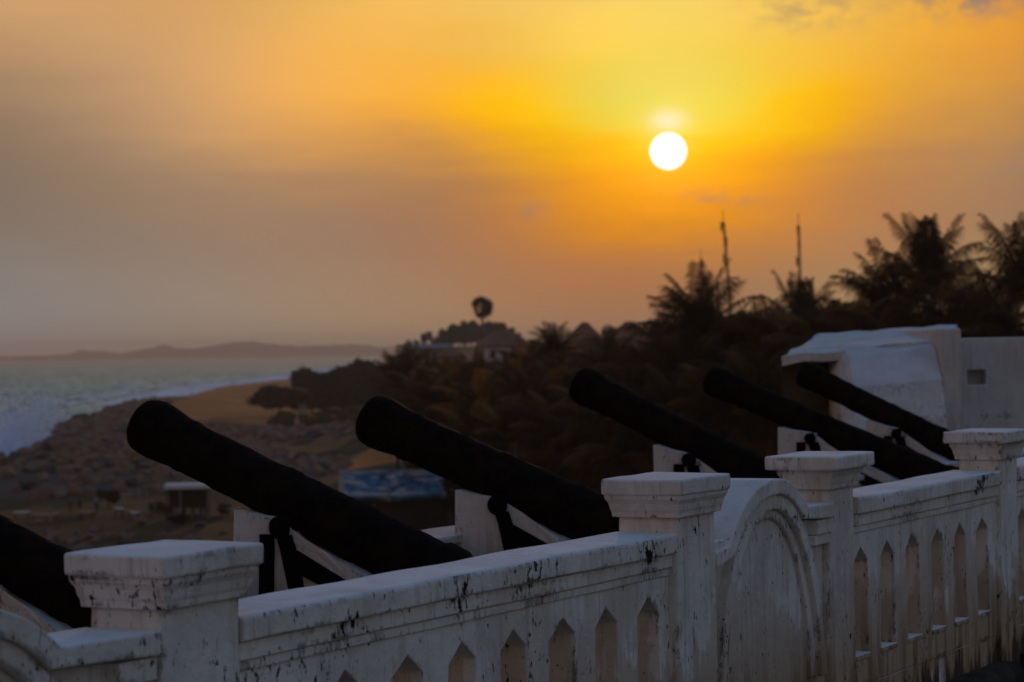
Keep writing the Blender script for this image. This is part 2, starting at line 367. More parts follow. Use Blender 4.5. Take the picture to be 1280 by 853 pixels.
# sea
m, nt, p, o = mat('sea water'); nt.nodes.remove(p)
s1 = noi(nt, vmt(nt, 'MULTIPLY', o, (.09, .13, 1)), 1.0, 6, .6, .3); s2 = noi(nt, vmt(nt, 'MULTIPLY', o, (.42, .6, 1)), 1.0, 6, .65)
b = nd(nt, 'ShaderNodeBump'); b.inputs['Strength'].default_value = 1; b.inputs['Distance'].default_value = .7
nt.links.new(mth(nt, 'ADD', mth(nt, 'MULTIPLY', s1, 1.6), mth(nt, 'MULTIPLY', s2, 1.0)), b.inputs['Height'])
df = nd(nt, 'ShaderNodeBsdfDiffuse'); nt.links.new(mixc(nt, s1, (.02, .035, .030), (.05, .075, .065)), df.inputs[0]); nt.links.new(b.outputs[0], df.inputs['Normal'])
gl = nd(nt, 'ShaderNodeBsdfGlossy'); gl.inputs['Color'].default_value = (.54, .80, .86, 1); gl.inputs['Roughness'].default_value = .26; nt.links.new(b.outputs[0], gl.inputs['Normal'])
fr = nd(nt, 'ShaderNodeFresnel'); fr.inputs['IOR'].default_value = 1.33; nt.links.new(b.outputs[0], fr.inputs['Normal'])
chop = noi(nt, vmt(nt, 'MULTIPLY', o, (.62, .15, 1)), 1.0, 6, .8)
chop = mth(nt, 'ADD', mth(nt, 'MULTIPLY', chop, .5), mth(nt, 'MULTIPLY', noi(nt, vmt(nt, 'MULTIPLY', o, (.24, .042, 1)), 1.0, 5, .7), .5))
wm = nd(nt, 'ShaderNodeMixShader'); nt.links.new(mth(nt, 'MULTIPLY', fr.outputs[0], mth(nt, 'ADD', .25, mth(nt, 'MULTIPLY', ramp(nt, chop, .445, .555), 1.35)), clamp=True), wm.inputs[0]); nt.links.new(df.outputs[0], wm.inputs[1]); nt.links.new(gl.outputs[0], wm.inputs[2])
foamn = noi(nt, vmt(nt, 'MULTIPLY', o, (.05, .16, 1)), 1.0, 9, .75, .6)
bs = nd(nt, 'ShaderNodeBsdfDiffuse'); bs.inputs[0].default_value = (.7, .75, .78, 1)
mx = nd(nt, 'ShaderNodeMixShader'); nt.links.new(mth(nt, 'MULTIPLY', ramp(nt, foamn, .60, .70), .45), mx.inputs[0])
nt.links.new(wm.outputs[0], mx.inputs[1]); nt.links.new(bs.outputs[0], mx.inputs[2]); nt.links.new(mx.outputs[0], nt.nodes['Material Output'].inputs[0])
sa_ = np.radians(np.concatenate([np.linspace(-75, -18, 20)[:-1], np.linspace(-18, 2, 500), np.linspace(2, 40, 16)[1:]])); sr = np.geomspace(190, 9400, 680); nc = len(sa_)
Rg, Ag = np.meshgrid(sr, sa_, indexing='ij'); sx_, sy_ = Rg*np.sin(Ag), Rg*np.cos(Ag)
def waves(x, y):
    z = np.zeros_like(x); r = np.random.default_rng(4)
    for k in range(34):
        lam = 5*1.075**k*r.uniform(.8, 1.2); th = R(r.normal(-25, 38)); kx, ky = math.sin(th)*6.283/lam, math.cos(th)*6.283/lam
        ph = kx*x+ky*y+r.uniform(0, 6.28)+.9*np.sin(.013*x+.017*y+k); z += .018*lam**.55*(np.sin(ph)+.3*np.sin(2*ph+1.6))
    return z
sz_ = waves(sx_, sy_)*np.clip((5200-Rg)/3500, .12, 1)*(.35+.65*sstep(-shore_d(sx_, sy_), 0, 60))
sv = np.stack([sx_, sy_, sz_], -1).reshape(-1, 3)
i0 = (np.arange(len(sr)-1)[:, None]*nc+np.arange(nc-1)[None, :]).reshape(-1)
tag(raw('sea', sv.tolist(), np.stack([i0, i0+nc, i0+nc+1, i0+1], 1).tolist(), m, smooth=True), kind='structure')

# far wooded headlands across the bay
HILLM = simple('distant wooded hill', (.03, .032, .02), (.06, .055, .035), .02, .95, .5, 1)
def ridge(name, prof, Y, depth):
    us = np.linspace(prof[0][0], prof[-1][0], 220); hs = np.interp(us, [q[0] for q in prof], [q[1] for q in prof])
    vs, fs = [], []; n = len(us)
    jit = np.interp(us, np.linspace(us[0], us[-1], 160), rng.uniform(-.5, .5, 160))*5+fbm(us, us*0, .3, 4)*3
    for row, (dy, k) in enumerate(((-60, 0), (0, 1), (depth*.5, .8), (depth, 0))):
        for u, h, j in zip(us, hs, jit):
            x = (u-640)/FP*Y; vs.append((x, Y+dy, max(0, (h/FP*Y+(j if h > 1.5 else 0))*k)-(1 if k == 0 else 0)))
    for r_ in range(3):
        for i in range(n-1): fs.append((r_*n+i, r_*n+i+1, (r_+1)*n+i+1, (r_+1)*n+i))
    return tag(raw(name, vs, fs, HILLM), kind='structure')
EX = EYE*FP/3000                            # the eye stands this many photo pixels above the far waterline
ridge('far_hills', [(-400, 1), (10, 1), (30, 6), (50, 7), (85, 8), (100, 12), (120, 11), (150, 8), (175, 12), (192, 15), (204, 19), (220, 14), (240, 12), (258, 15), (275, 18), (300, 20), (322, 19), (340, 17), (365, 14), (400, 14), (440, 15), (480, 11), (560, 12), (700, 9)], 9150, 500)

# ---------------------------------------------------------------- fort terrace
ANG = .511903
A = Vector((math.sin(ANG), math.cos(ANG), 0)); B = Vector((-math.cos(ANG), math.sin(ANG), 0))
P1 = Vector((-1.20925, 8.4, 0))
def wp(t, b, h): return P1+A*t+B*b+Vector((0, 0, EYE-h))
RZ = math.pi/2-ANG
HF = 2.36                                   # terrace floor this far under the eye
fort = empty('fort_platform', wp(0, 0, HF), RZ, 'dark stone gun terrace under the cannons and the white wall', 'terrace')
bm = bmesh.new(); box(bm, -9, 33, .25, 4.28, -13.5, 0); obj('gun_terrace', bm, FLOORM, fort)
bm = bmesh.new(); box(bm, -9, 33, -9, .247, -13.5, -.85); obj('lower_court', bm, FLOORM, fort)

# white balustrade wall, local x along the wall, y towards the sea, z up
TILT = .0086
wall = empty('balustrade_wall', wp(0, 0, 2.40), RZ, 'long weathered white balustrade wall with capped pillars and an arched panel in front of the cannons', 'wall')
wall.rotation_euler = (0, -TILT, RZ)
CT = 1.70
def pillar(t, o):
    sa, sc = .595, .456
    bm = bmesh.new(); box(bm, t+o, t+sa-o, o, sc-o, -.35, 1.51)
    bmesh.ops.subdivide_edges(bm, edges=[e for e in bm.edges if abs(e.verts[0].co.z-e.verts[1].co.z) > .5], cuts=10); wobble(bm, .008, 2.5, t)
    p = obj('pillar', bm, PLASTER, wall, bevel=.018)
    bm = bmesh.new()
    prof = [(1.505, o-.022), (1.53, o-.024), (1.545, o-.030), (1.575, o-.036), (1.60, o-.05), (1.622, o-.052)]
    rings = [[bm.verts.new(q) for q in ((t+i, i, z), (t+sa-i, i, z), (t+sa-i, sc-i, z), (t+i, sc-i, z))] for z, i in prof]
    for a, b in zip(rings, rings[1:]):
        for k in range(4): bm.faces.new((a[k], a[(k+1)%4], b[(k+1)%4], b[k]))
    bm.faces.new(rings[0]); bm.faces.new(rings[-1])
    obj('cap_moulding', bm, PLASTER, p, bevel=.006)
    bm = bmesh.new(); box(bm, t, t+sa, 0, sc, 1.618, CT)
    bmesh.ops.subdivide_edges(bm, edges=bm.edges[:], cuts=5, use_grid_fill=True); wobble(bm, .006, 5, t)
    obj('cap', bm, PLASTER, p, bevel=.014, segs=3)
CF, PF, BK = .062, .115, .36                # coping front, panel front, back
def lengths(x0, x1, step=.16):
    n = max(2, int((x1-x0)/step)); return [x0+(x1-x0)*i/n for i in range(n+1)]
def bar(bm, x0, x1, y0, y1, z0, z1, amp=.006, seed=0, chamf=0):
    xs = lengths(x0, x1); prev = None
    for x in xs:
        q = [(y0, z0), (y0, z1-chamf), (y0+chamf, z1), (y1, z1), (y1, z0)] if chamf else [(y0, z0), (y0, z1), (y1, z1), (y1, z0)]
        ring = [bm.verts.new(Vector((x, y, z))+noise.noise_vector(Vector((x*1.6+seed, y*2, z*3)))*amp) for y, z in q]
        if prev:
            for k in range(len(q)): bm.faces.new((prev[k], prev[(k+1)%len(q)], ring[(k+1)%len(q)], ring[k]))
        else: bm.faces.new(ring)
        prev = ring
    bm.faces.new(prev[::-1])
def lancets(x0, x1, centres, hw=.118):
    bm = bmesh.new(); cuts = [x0]+[(a+b)/2 for a, b in zip(centres, centres[1:])]+[x1]
    zb, zs, zh, za, zt = .30, .484, 1.045, 1.13, 1.36
    cache = {}
    def v(x, z):
        k = (round(x, 4), round(z, 4))
        if k not in cache: cache[k] = bm.verts.new((x+.004*math.sin(9*x+4*z), PF+.004*math.sin(5*x+7*z), z))
        return cache[k]
    for i, cx in enumerate(centres):
        l, r_ = cuts[i], cuts[i+1]; a, b = max(cx-hw, l+.012), min(cx+hw, r_-.012)
        for q in ([(l, zb), (a, zb), (a, zs), (l, zs)], [(a, zb), (b, zb), (b, zs), (a, zs)], [(b, zb), (r_, zb), (r_, zs), (b, zs)],
                  [(l, zs), (a, zs), (a, zh), (l, zh)], [(b, zs), (r_, zs), (r_, zh), (b, zh)],
                  [(l, zh), (a, zh), (cx, za), (cx, zt), (l, zt)], [(b, zh), (r_, zh), (r_, zt), (cx, zt), (cx, za)]):
            bm.faces.new([v(*k) for k in q])
    g = bmesh.ops.extrude_face_region(bm, geom=bm.faces[:])
    for e in g['geom']:
        if isinstance(e, bmesh.types.BMVert): e.co.y += BK-.04-PF
    return bm
def plinth(x0, x1, parent):
    bm = bmesh.new(); bar(bm, x0, x1, PF+.001, BK-.03, -.02, .2985, .004, x0); obj('plinth', bm, PLASTER, parent)
    bm = bmesh.new(); bar(bm, x0-.03, x1+.03, -.06, BK-.01, -.60, .12, .014, x0+3, .05); obj('footing', bm, MOSS, parent, bevel=.02)
def balustrade(x0, x1, centres):
    p = obj('balustrade_panel', lancets(x0, x1, centres), PLASTER, wall, bevel=.008)
    bm = bmesh.new(); bar(bm, x0, x1, CF, BK+.05, 1.334, 1.432, .008, x0, .012); obj('coping', bm, PLASTER, p, bevel=.010)
    bm = bmesh.new(); bar(bm, x0+.002, x1-.002, CF+.026, BK-.01, 1.262, 1.330, .006, x0+1, .006); obj('upper_band', bm, PLASTER, p, bevel=.006)
    bm = bmesh.new(); bar(bm, x0+.004, x1-.004, CF+.040, BK-.02, 1.218, 1.259, .006, x0+2, .008); obj('lower_band', bm, PLASTER, p, bevel=.006)
    bm = bmesh.new()
    for cx in centres: box(bm, max(x0, cx-.135), min(x1, cx+.135), PF-.010, BK-.05, .455, .4865)
    obj('opening_sill', bm, PLASTER, p, bevel=.008)
    plinth(x0, x1, p)
def arch(x0, x1, c):
    hw = .70; zsp = 1.30
    lowl = c-x0 < .95; hl = c-x0-.03 if lowl else hw; zl = 1.29 if lowl else 1.432
    def prof(off, n=36):                    # outline of the arched top, dropped by off
        pts = [(x0, zl-off)]
        for k in range(n+1):
            th = math.pi-math.pi*k/n; left = th > math.pi/2
            x = c+((hl if left else hw)-off*.9)*math.cos(th); z = .70+(1.622-.70-off)*math.sin(th)**(.74 if left else .82) if 0 < k < n else .70
            if z > (zl if left else 1.432)-off and x0 < x < x1: pts.append((x, z))
        pts.append((x1, 1.432-off)); return pts
    top, low = prof(0), prof(.095)
    def band(name, a_off, b_off, y0, y1, parent, mt=PLASTER):
        bm = bmesh.new(); a, b = prof(a_off), prof(b_off)
        n = 60
        def res(pts):
            L = [0]
            for q, s in zip(pts, pts[1:]): L.append(L[-1]+math.dist(q, s))
            return [(float(np.interp(L[-1]*i/n, L, [q[0] for q in pts])), float(np.interp(L[-1]*i/n, L, [q[1] for q in pts]))) for i in range(n+1)]
        a, b = res(a), res(b); prev = None
        for (xa, za), (xb, zb) in zip(a, b):
            r_ = [bm.verts.new(Vector(q)+noise.noise_vector(Vector(q)*2.2)*.006) for q in ((xb, y0, zb), (xa, y0, za), (xa, y1, za), (xb, y1, zb))]
            if prev:
                for k in range(4): bm.faces.new((prev[k], prev[(k+1)%4], r_[(k+1)%4], r_[k]))
            else: bm.faces.new(r_)
            prev = r_
        bm.faces.new(prev[::-1]); return obj(name, bm, mt, parent, bevel=.010)
    bm = bmesh.new(); body = prof(.10); prism(bm, [(x0, .30)]+body+[(x1, .30)], PF+.03, BK-.03)
    p = obj('arched_panel', bm, PLASTER4, wall)
    band('arch_coping', 0, .088, CF, BK+.05, p)
    # raised arch mouldings on the face
    def ring(name, wo, zo, wi, zi, y0, y1, zc):
        bm = bmesh.new(); prev = None
        for k in range(49):
            th = math.pi*(1-k/48)
            q = []
            for w_, z_ in ((wo, zo), (wi, zi)):
                q.append((c+w_*math.cos(th), zc+(z_-zc)*math.sin(th)))
            r_ = [bm.verts.new(Vector(s)+noise.noise_vector(Vector(s)*2.5)*.005) for s in ((q[0][0], y0, q[0][1]), (q[0][0], y1, q[0][1]), (q[1][0], y1, q[1][1]), (q[1][0], y0, q[1][1]))]
            if prev:
                for i in range(4): bm.faces.new((prev[i], prev[(i+1)%4], r_[(i+1)%4], r_[i]))
            else: bm.faces.new(r_)
            prev = r_
        bm.faces.new(prev[::-1]); obj(name, bm, PLASTER, p, bevel=.008)
    ring('arch_moulding', .735, 1.545, .655, 1.455, PF-.03, PF+.06, .45)
    ring('arch_moulding', .66, 1.475, .58, 1.405, PF+.004, PF+.07, .45)
    bm = bmesh.new()
    for a, b in ((x0, x0+.16), (x1-.22, x1)):
        bar(bm, a, b, CF+.02, BK-.02, 1.262, 1.345, .004, a, .006); bar(bm, a, b, CF+.035, BK-.03, 1.20, 1.258, .004, a, .006)
    obj('shoulder_band', bm, PLASTER, p, bevel=.006)
    plinth(x0, x1, p)
T0, T1, T2, T3, T4, T5 = -2.75, 0.0, 4.188, 6.273, 9.37, 11.46
for t, o in ((T0, .065), (T1, .065), (T2, .062), (T3, .10), (T4, .085), (T5+2.1, .085)): pillar(t, o)
arch(T0+.53, T1+.066, -.93)
balustrade(T1+.529, T2+.063, [4.02-.452*k for k in range(8)][::-1][1:] if False else [.85+.4525*k for k in range(8)])
arch(T2+.532, T3+.101, 5.527)
balustrade(T3+.494, T4+.086, [6.89+.455*k for k in range(6)])
balustrade(T4+.509, T5+2.1+.086, [T4+.70+.455*k for k in range(8)])

# low parapet on the seaward edge of the gun terrace
par = empty('sea_parapet', wp(0, 3.85, HF), RZ, 'low white topped parapet along the sea edge behind the cannons', 'parapet')
bm = bmesh.new(); bar(bm, -6, 24, 0, .38, 0, .96, .015, 4); obj('parapet_body', bm, PLASTER2, par)
bm = bmesh.new(); bar(bm, -6, 24, -.05, .43, .962, 1.02, .012, 9, .01); obj('parapet_coping', bm, PLASTER2, par, bevel=.01)

# ---------------------------------------------------------------- cannons
def cannon(u, v, z, rad, elev, label, length=2.95, carriage=1.0, bracket=1.0):
    k, h = ray(u, v); h *= z; mz = Vector((k*z, z, EYE-h))
    S0 = 1.25
    root = empty('cannon', (mz-B*S0)*1, math.pi-ANG, label, 'cannon', 'cannons pointing out to sea from the gun terrace')
    root.location.z = EYE-HF
    zm = HF-h                               # muzzle axis above the floor
    sl_ = math.tan(R(elev)); ce = math.cos(R(elev))
    def P(s, dz, y=0): return (S0-s, y, zm-s*sl_+dz)      # s runs back from the muzzle
    # barrel
    prof = [(0, .60), (.0, .93), (.035, 1.01), (.10, 1.045), (.17, 1.035), (.27, .98), (.36, .935), (.39, .97), (.43, .97), (.46, .925), (.9, .93), (1.24, .945), (1.27, .995), (1.34, .995), (1.37, .96), (1.9, 1.01), (1.93, 1.065), (2.02, 1.065), (2.05, 1.02), (2.6, 1.08), (2.63, 1.16), (2.74, 1.17), (2.78, 1.08), (2.86, .80), (2.92, .42), (2.96, .30), (3.02, .30), (3.06, .40), (3.12, .42), (3.18, .30), (3.2, .0)]
    axis = Matrix.Rotation(R(elev), 3, 'Y') # x forward and up when elevated
    M3 = Matrix(((ce, 0, -math.sin(R(elev))), (0, 1, 0), (math.sin(R(elev)), 0, ce)))
    bm = bmesh.new(); seg = 40; dense = []
    for (d0, r0), (d1, r1) in zip(prof, prof[1:]):
        n = max(1, int((d1-d0)/.06)); dense += [(d0+(d1-d0)*i/n, r0+(r1-r0)*i/n) for i in range(n)]
    dense.append(prof[-1]); lk = length/3.2; rings = []
    for d, r_ in dense:
        ring = []
        for q in range(seg):
            th = 2*math.pi*q/seg; rr = rad*r_
            c0 = Vector((-d*lk, rr*math.cos(th), rr*math.sin(th)))
            if r_ > .05: c0 += c0.normalized()*0+Vector((0, math.cos(th), math.sin(th)))*(noise.noise(c0*9+mz)*.007+noise.noise(c0*23+mz)*.007)
            ring.append(bm.verts.new(M3 @ c0+Vector((S0, 0, zm))))
        rings.append(ring)
    for a, b in zip(rings, rings[1:]):
        for q in range(seg): bm.faces.new((a[q], a[(q+1)%seg], b[(q+1)%seg], b[q]))
    # bore
    bore = []
    for d in (0, .6):
        bore.append([bm.verts.new(M3 @ Vector((-d, rad*.52*math.cos(2*math.pi*q/seg), rad*.52*math.sin(2*math.pi*q/seg)))+Vector((S0, 0, zm))) for q in range(seg)])
    for q in range(seg):
        bm.faces.new((rings[0][q], bore[0][q], bore[0][(q+1)%seg], rings[0][(q+1)%seg])); bm.faces.new((bore[0][q], bore[1][q], bore[1][(q+1)%seg], bore[0][(q+1)%seg]))
    bm.faces.new(bore[1])
    bmesh.ops.remove_doubles(bm, verts=bm.verts[:], dist=.0005)
    brl = obj('barrel', bm, IRON, root, smooth=True)
    # masonry carriage
    un = rad*.97/ce                         # underside of the barrel below its axis
    W = .225*carriage
    s0 = .87; pts = [P(s0, -un+.015)[::2], P(1.27, -un+.11)[::2], P(1.34, -un+.02)[::2], P(1.75, -un+.02)[::2], P(2.5, -un-.02)[::2], P(2.75, -un-.25)[::2]]
    bm = bmesh.new(); base = [(S0-2.75, 0), (S0-s0+.01, 0)]
    prism(bm, base+pts, -W, W)
    bmesh.ops.triangulate(bm, faces=[f for f in bm.faces if len(f.verts) > 4])
    bmesh.ops.subdivide_edges(bm, edges=bm.edges[:], cuts=5, use_grid_fill=True); wobble(bm, .016, 3.2, u*.1); wobble(bm, .006, 11, u*.2)
    car = obj('carriage', bm, PLASTER2, root, smooth=False)
    # sloping black cheek rail, straps and trunnion on each flank
    bm = bmesh.new()
    for sg in (-1, 1):
        y0, y1 = sg*(W-.02), sg*(W+.035)
        a = [(P(1.36, -un-.035)), P(1.36, -un-.16), P(2.35, -un-.20), P(2.35, -un-.10)]
        vs = [bm.verts.new((q[0], y, q[2])) for y in (y0, y1) for q in a]
        bm.faces.new(vs[:4]); bm.faces.new(vs[4:][::-1])
        for i in range(4): bm.faces.new((vs[i], vs[4+i], vs[4+(i+1)%4], vs[(i+1)%4]))
    bmesh.ops.subdivide_edges(bm, edges=bm.edges[:], cuts=4, use_grid_fill=True); wobble(bm, .012, 9, u)
    obj('cheek_rail', bm, IRONDK, root)
    for sg in (-1, 1):
        bm = bmesh.new(); prev = None
        for q in range(15):                 # curved strap
            f = q/14; s = 1.27+.17*math.sin(f*1.9); z_ = P(1.27, -un+.03)[2]*(1-f); wd = .055-.015*f
            r_ = [bm.verts.new((S0-s+dx+.010*noise.noise(Vector((f*6, u, sg))), sg*(W+dy), z_)) for dx, dy in ((-wd, -.02), (wd, -.02), (wd, .03), (-wd, .03))]
            if prev:
                for i in range(4): bm.faces.new((prev[i], prev[(i+1)%4], r_[(i+1)%4], r_[i]))
            else: bm.faces.new(r_)
            prev = r_
        bm.faces.new(prev[::-1]); obj('strap', bm, IRONDK, root)
        if bracket > .5:
            bm = bmesh.new(); prev = None
            for q in range(13):
                f = q/12; s = 1.135-.02*f; z_ = P(1.15, -un-.02)[2]*(1-f); wd = .045+.01*f
                r_ = [bm.verts.new((S0-s+dx+.012*noise.noise(Vector((f*7, u+3, sg))), sg*(W+dy), z_)) for dx, dy in ((-wd, -.02), (wd, -.02), (wd, .03), (-wd, .03))]
                if prev:
                    for i in range(4): bm.faces.new((prev[i], prev[(i+1)%4], r_[(i+1)%4], r_[i]))
                else: bm.faces.new(r_)
                prev = r_
            bm.faces.new(prev[::-1]); obj('strap', bm, IRONDK, root)
        c0 = Vector(P(1.24, -un*.68)); bm = bmesh.new()
        tube(bm, [c0+Vector((0, sg*.02, 0)), c0+Vector((0, sg*(W+.045), 0))], rad*.38, 20)
        wobble(bm, .006, 9, u); obj('trunnion', bm, IRONDK, root, smooth=False)
    return root
cannon(-205, 576, 13.5, .172, 21.5, 'nearest black cannon, cut off by the left edge behind the first pillar')
cannon(180, 530, 15.9, .182, 22.3, 'black iron cannon behind the first long balustrade, its muzzle against the rocky beach')
cannon(462, 523, 18.27, .192, 21.2, 'thick black cannon with muzzle above the blue banner, breech behind the second pillar', bracket=0)
cannon(723, 479, 22.6, .168, 25.0, 'black cannon rising behind the arched panel, muzzle against dark palms')
cannon(887, 474, 25.8, .158, 22.3, 'slim black cannon passing behind the third pillar', length=3.4)
cannon(1003, 466, 28.4, .150, 25.5, 'farthest black cannon with its muzzle before the white bastion')

# ---------------------------------------------------------------- white bastion on the right
def face_bm(pts3, thick=None): pass
bas = empty('bastion', at(1120, 540, 34)*1, 0, 'white limewashed bastion with sloping top and a square loophole at the right', 'bastion')
bas.location.z = EYE-HF
bx, by, bz = bas.location
def L(u, v, Y): q = at(u, v, Y); return (q.x-bx, q.y-by, q.z-bz)
# wall with the loophole
x0, _, zt = L(1186, 423, 34); x1 = L(1290, 422, 34)[0]+6
hx0, _, hz1 = L(1209, 463, 34); hx1, _, hz0 = L(1232, 481, 34)
bm = bmesh.new()
gxs, gzs = (x0, hx0, hx1, x1), (0, hz0, hz1, zt)
gv = [[bm.verts.new((x, 0, z)) for z in gzs] for x in gxs]
for i in range(3):
    for j in range(3):
        if (i, j) != (1, 1): bm.faces.new((gv[i][j], gv[i+1][j], gv[i+1][j+1], gv[i][j+1]))
g = bmesh.ops.extrude_face_region(bm, geom=bm.faces[:])
for e in g['geom']:
    if isinstance(e, bmesh.types.BMVert): e.co.y += .8
wl = obj('wall', bm, PLASTER3, bas, bevel=.02)
bm = bmesh.new(); box(bm, hx0+.002, hx1-.002, .22, .24, hz0, hz1); obj('loophole_back', bm, PALEWALL, wl)
# sloped merlon: rounded front glacis, flat sloping top, bare brown left end
fy, ry = -.9, 3.2
xl_, xr_ = L(1046, 450, 33)[0], L(1170, 440, 33)[0]
bm = bmesh.new(); prev = None
zr = L(1193, 410, 37)[2]; zf = L(1150, 432, 33.3)[2]
for i in range(25):
    f = i/24; x = xl_+(xr_-xl_)*f
    rnd = 1-max(0, 1-f/.16)**2.2; dz = -.42*(1-rnd)-.12*(1-f)
    ring = [(x, fy-1.15, 0), (x-.0, fy-.95, zf*.45+dz*.4), (x, fy-.55, zf*.80+dz*.8), (x, fy-.05, zf-.03+dz), (x, fy+.45, zf+.06+dz*.8), (x, fy+1.0, zf+.08+dz*.5), (x, fy+1.0, 0)]
    ring = [bm.verts.new(Vector(q)+noise.noise_vector(Vector(q)*1.5)*.03) for q in ring]
    if prev:
        for k in range(7): bm.faces.new((prev[k], prev[(k+1)%7], ring[(k+1)%7], ring[k]))
    else: bm.faces.new(ring)
    prev = ring
bm.faces.new(prev[::-1]); obj('glacis', bm, PLASTER3, bas, smooth=False)
bm = bmesh.new()
q = [L(976, 446, 33.6), L(1195, 428, 33.2), L(1195, 410, 37), L(1026, 420, 37)]
q[1] = (q[1][0], q[1][1], zf+.10); q[2] = (q[2][0], q[2][1], q[2][2]+.05); q[3] = (q[3][0], q[3][1], q[3][2]+.03)
top = [bm.verts.new(v) for v in q]; lo_ = [bm.verts.new((v[0], v[1], v[2]-.12)) for v in q]
bm.faces.new(top); bm.faces.new(lo_[::-1])
for i in range(4): bm.faces.new((top[i], lo_[i], lo_[(i+1)%4], top[(i+1)%4]))
bmesh.ops.subdivide_edges(bm, edges=bm.edges[:], cuts=7, use_grid_fill=True); wobble(bm, .05, 2.2, 4)
obj('merlon_top', bm, PLASTER3, bas)
bm = bmesh.new()
ql = [L(977, 448, 33.8), L(1180, 440, 34.4), L(1180, 440, 36.8), L(1028, 424, 36.8)]
top = [bm.verts.new((v[0], v[1], min(v[2], zf+.1)-.02)) for v in ql]; lo_ = [bm.verts.new((v[0], v[1], -1.0)) for v in ql]
bm.faces.new(top); bm.faces.new(lo_[::-1])
for i in range(4): bm.faces.new((top[i], lo_[i], lo_[(i+1)%4], top[(i+1)%4]))
obj('merlon_core', bm, BROWNWALL, bas)
bm = bmesh.new(); box(bm, xl_-2.2, x1+.4, fy-1.3, 4.2, -13.6, -.004); obj('base', bm, BROWNWALL, bas)
bm = bmesh.new(); box(bm, xr_+.002, xr_+.27, fy-.50, 3.2, 0, zr-.03); obj('end_pier', bm, PLASTER3, bas, bevel=.03)

# ---------------------------------------------------------------- vegetation builders
def palm_mesh(seed, nf=24, L_=4.4, wind=.5, upright=.0):
    r = random.Random(seed); vs, fs, fr_ = [], [], []
    for i in range(nf):
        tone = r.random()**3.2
        azm = 2*math.pi*(i*.381966)+r.uniform(-.2, .2); f = i/nf
        e0 = R(84-(112-130*upright)*f**(.85+upright*1.2))+r.uniform(-.14, .14); ln = L_*(.72+.28*math.sin(math.pi*min(1, f+.25)))*r.uniform(.85, 1.1)
        bend = R(r.uniform(55, 110))*(1-(.25+upright)*(1-f)); n = 13
        d0 = Vector((math.cos(azm), math.sin(azm), 0)); p = Vector((0, 0, 0)); pts = []; dirs = []
        for k in range(n+1):
            s = k/n; e = e0-bend*s**1.6
            d = (d0*math.cos(e)+Vector((0, 0, math.sin(e)))+Vector((-.75, .35, .05))*wind*s*.55).normalized()
            pts.append(p.copy()); dirs.append(d); p = p+d*(ln/n)
        for k in range(n):                  # rachis as a thin three-sided strip
            side = dirs[k].cross(Vector((0, 0, 1))).normalized(); w0 = .055*(1-k/n)+.012; w1 = .055*(1-(k+1)/n)+.012; b = len(vs)
            upv = side.cross(dirs[k])*.5
            vs += [pts[k]-side*w0, pts[k]+side*w0, pts[k]+upv*w0*2, pts[k+1]-side*w1, pts[k+1]+side*w1, pts[k+1]+upv*w1*2]
            fs += [(b, b+1, b+4, b+3), (b+1, b+2, b+5, b+4), (b+2, b, b+3, b+5)]
        m_ = 46
        for k in range(m_):
            s = .10+.90*k/m_; q = s*n; i0 = min(int(q), n-1); t = q-i0
            c = pts[i0].lerp(pts[i0+1], t); d = dirs[i0]; side = d.cross(Vector((0, 0, 1))).normalized(); upv = side.cross(d)
            ll = (.42+.78*math.sin(math.pi*min(1, s*.80+.16)))*L_/4.4*r.uniform(.8, 1.1)
            for sg in (-1, 1):
                if r.random() < .06: continue
                dr = (side*sg*.78+d*.62+upv*.10+Vector((-.2, .1, -.12))*wind).normalized()
                tip = c+dr*ll+Vector((0, 0, -ll*ll*r.uniform(.35, .8))); mid = c+dr*ll*.55+Vector((0, 0, -ll*.04)); w_ = .036
                wd = d*w_; b = len(vs)
                vs += [c-wd*.6, c+wd*.6, mid+wd, mid-wd, tip]
                fs += [(b, b+1, b+2, b+3), (b+3, b+2, b+4)]
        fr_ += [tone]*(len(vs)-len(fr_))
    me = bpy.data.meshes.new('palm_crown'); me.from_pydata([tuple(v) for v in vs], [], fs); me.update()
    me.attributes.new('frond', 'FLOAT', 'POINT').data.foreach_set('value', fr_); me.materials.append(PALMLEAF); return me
def trunk_mesh(h, r0, r1, lean, seed):
    r = random.Random(seed); bm = bmesh.new(); pts = []; rad = []
    n = max(6, int(h/1.0)); la = r.uniform(0, 6.28)
    for k in range(n+1):
        s = k/n; off = lean*(s**1.8-0)
        pts.append((math.cos(la)*(off-lean), math.sin(la)*(off-lean), h*(s-1))); rad.append((r0+(r1-r0)*s)*(1.35 if k == 0 else 1)*(1+.05*(k % 2)))
    tube(bm, pts, rad, 9); bmesh.ops.recalc_face_normals(bm, faces=bm.faces[:])
    me = bpy.data.meshes.new('palm_trunk'); bm.to_mesh(me); bm.free(); me.materials.append(BARK); return me
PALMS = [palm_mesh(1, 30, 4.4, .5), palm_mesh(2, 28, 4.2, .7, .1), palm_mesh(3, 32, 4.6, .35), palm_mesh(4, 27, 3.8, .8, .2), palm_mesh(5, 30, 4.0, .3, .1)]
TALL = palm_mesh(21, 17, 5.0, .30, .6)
UPR = [palm_mesh(11, 27, 4.8, .55, .35), palm_mesh(12, 28, 4.6, .45, .3)]
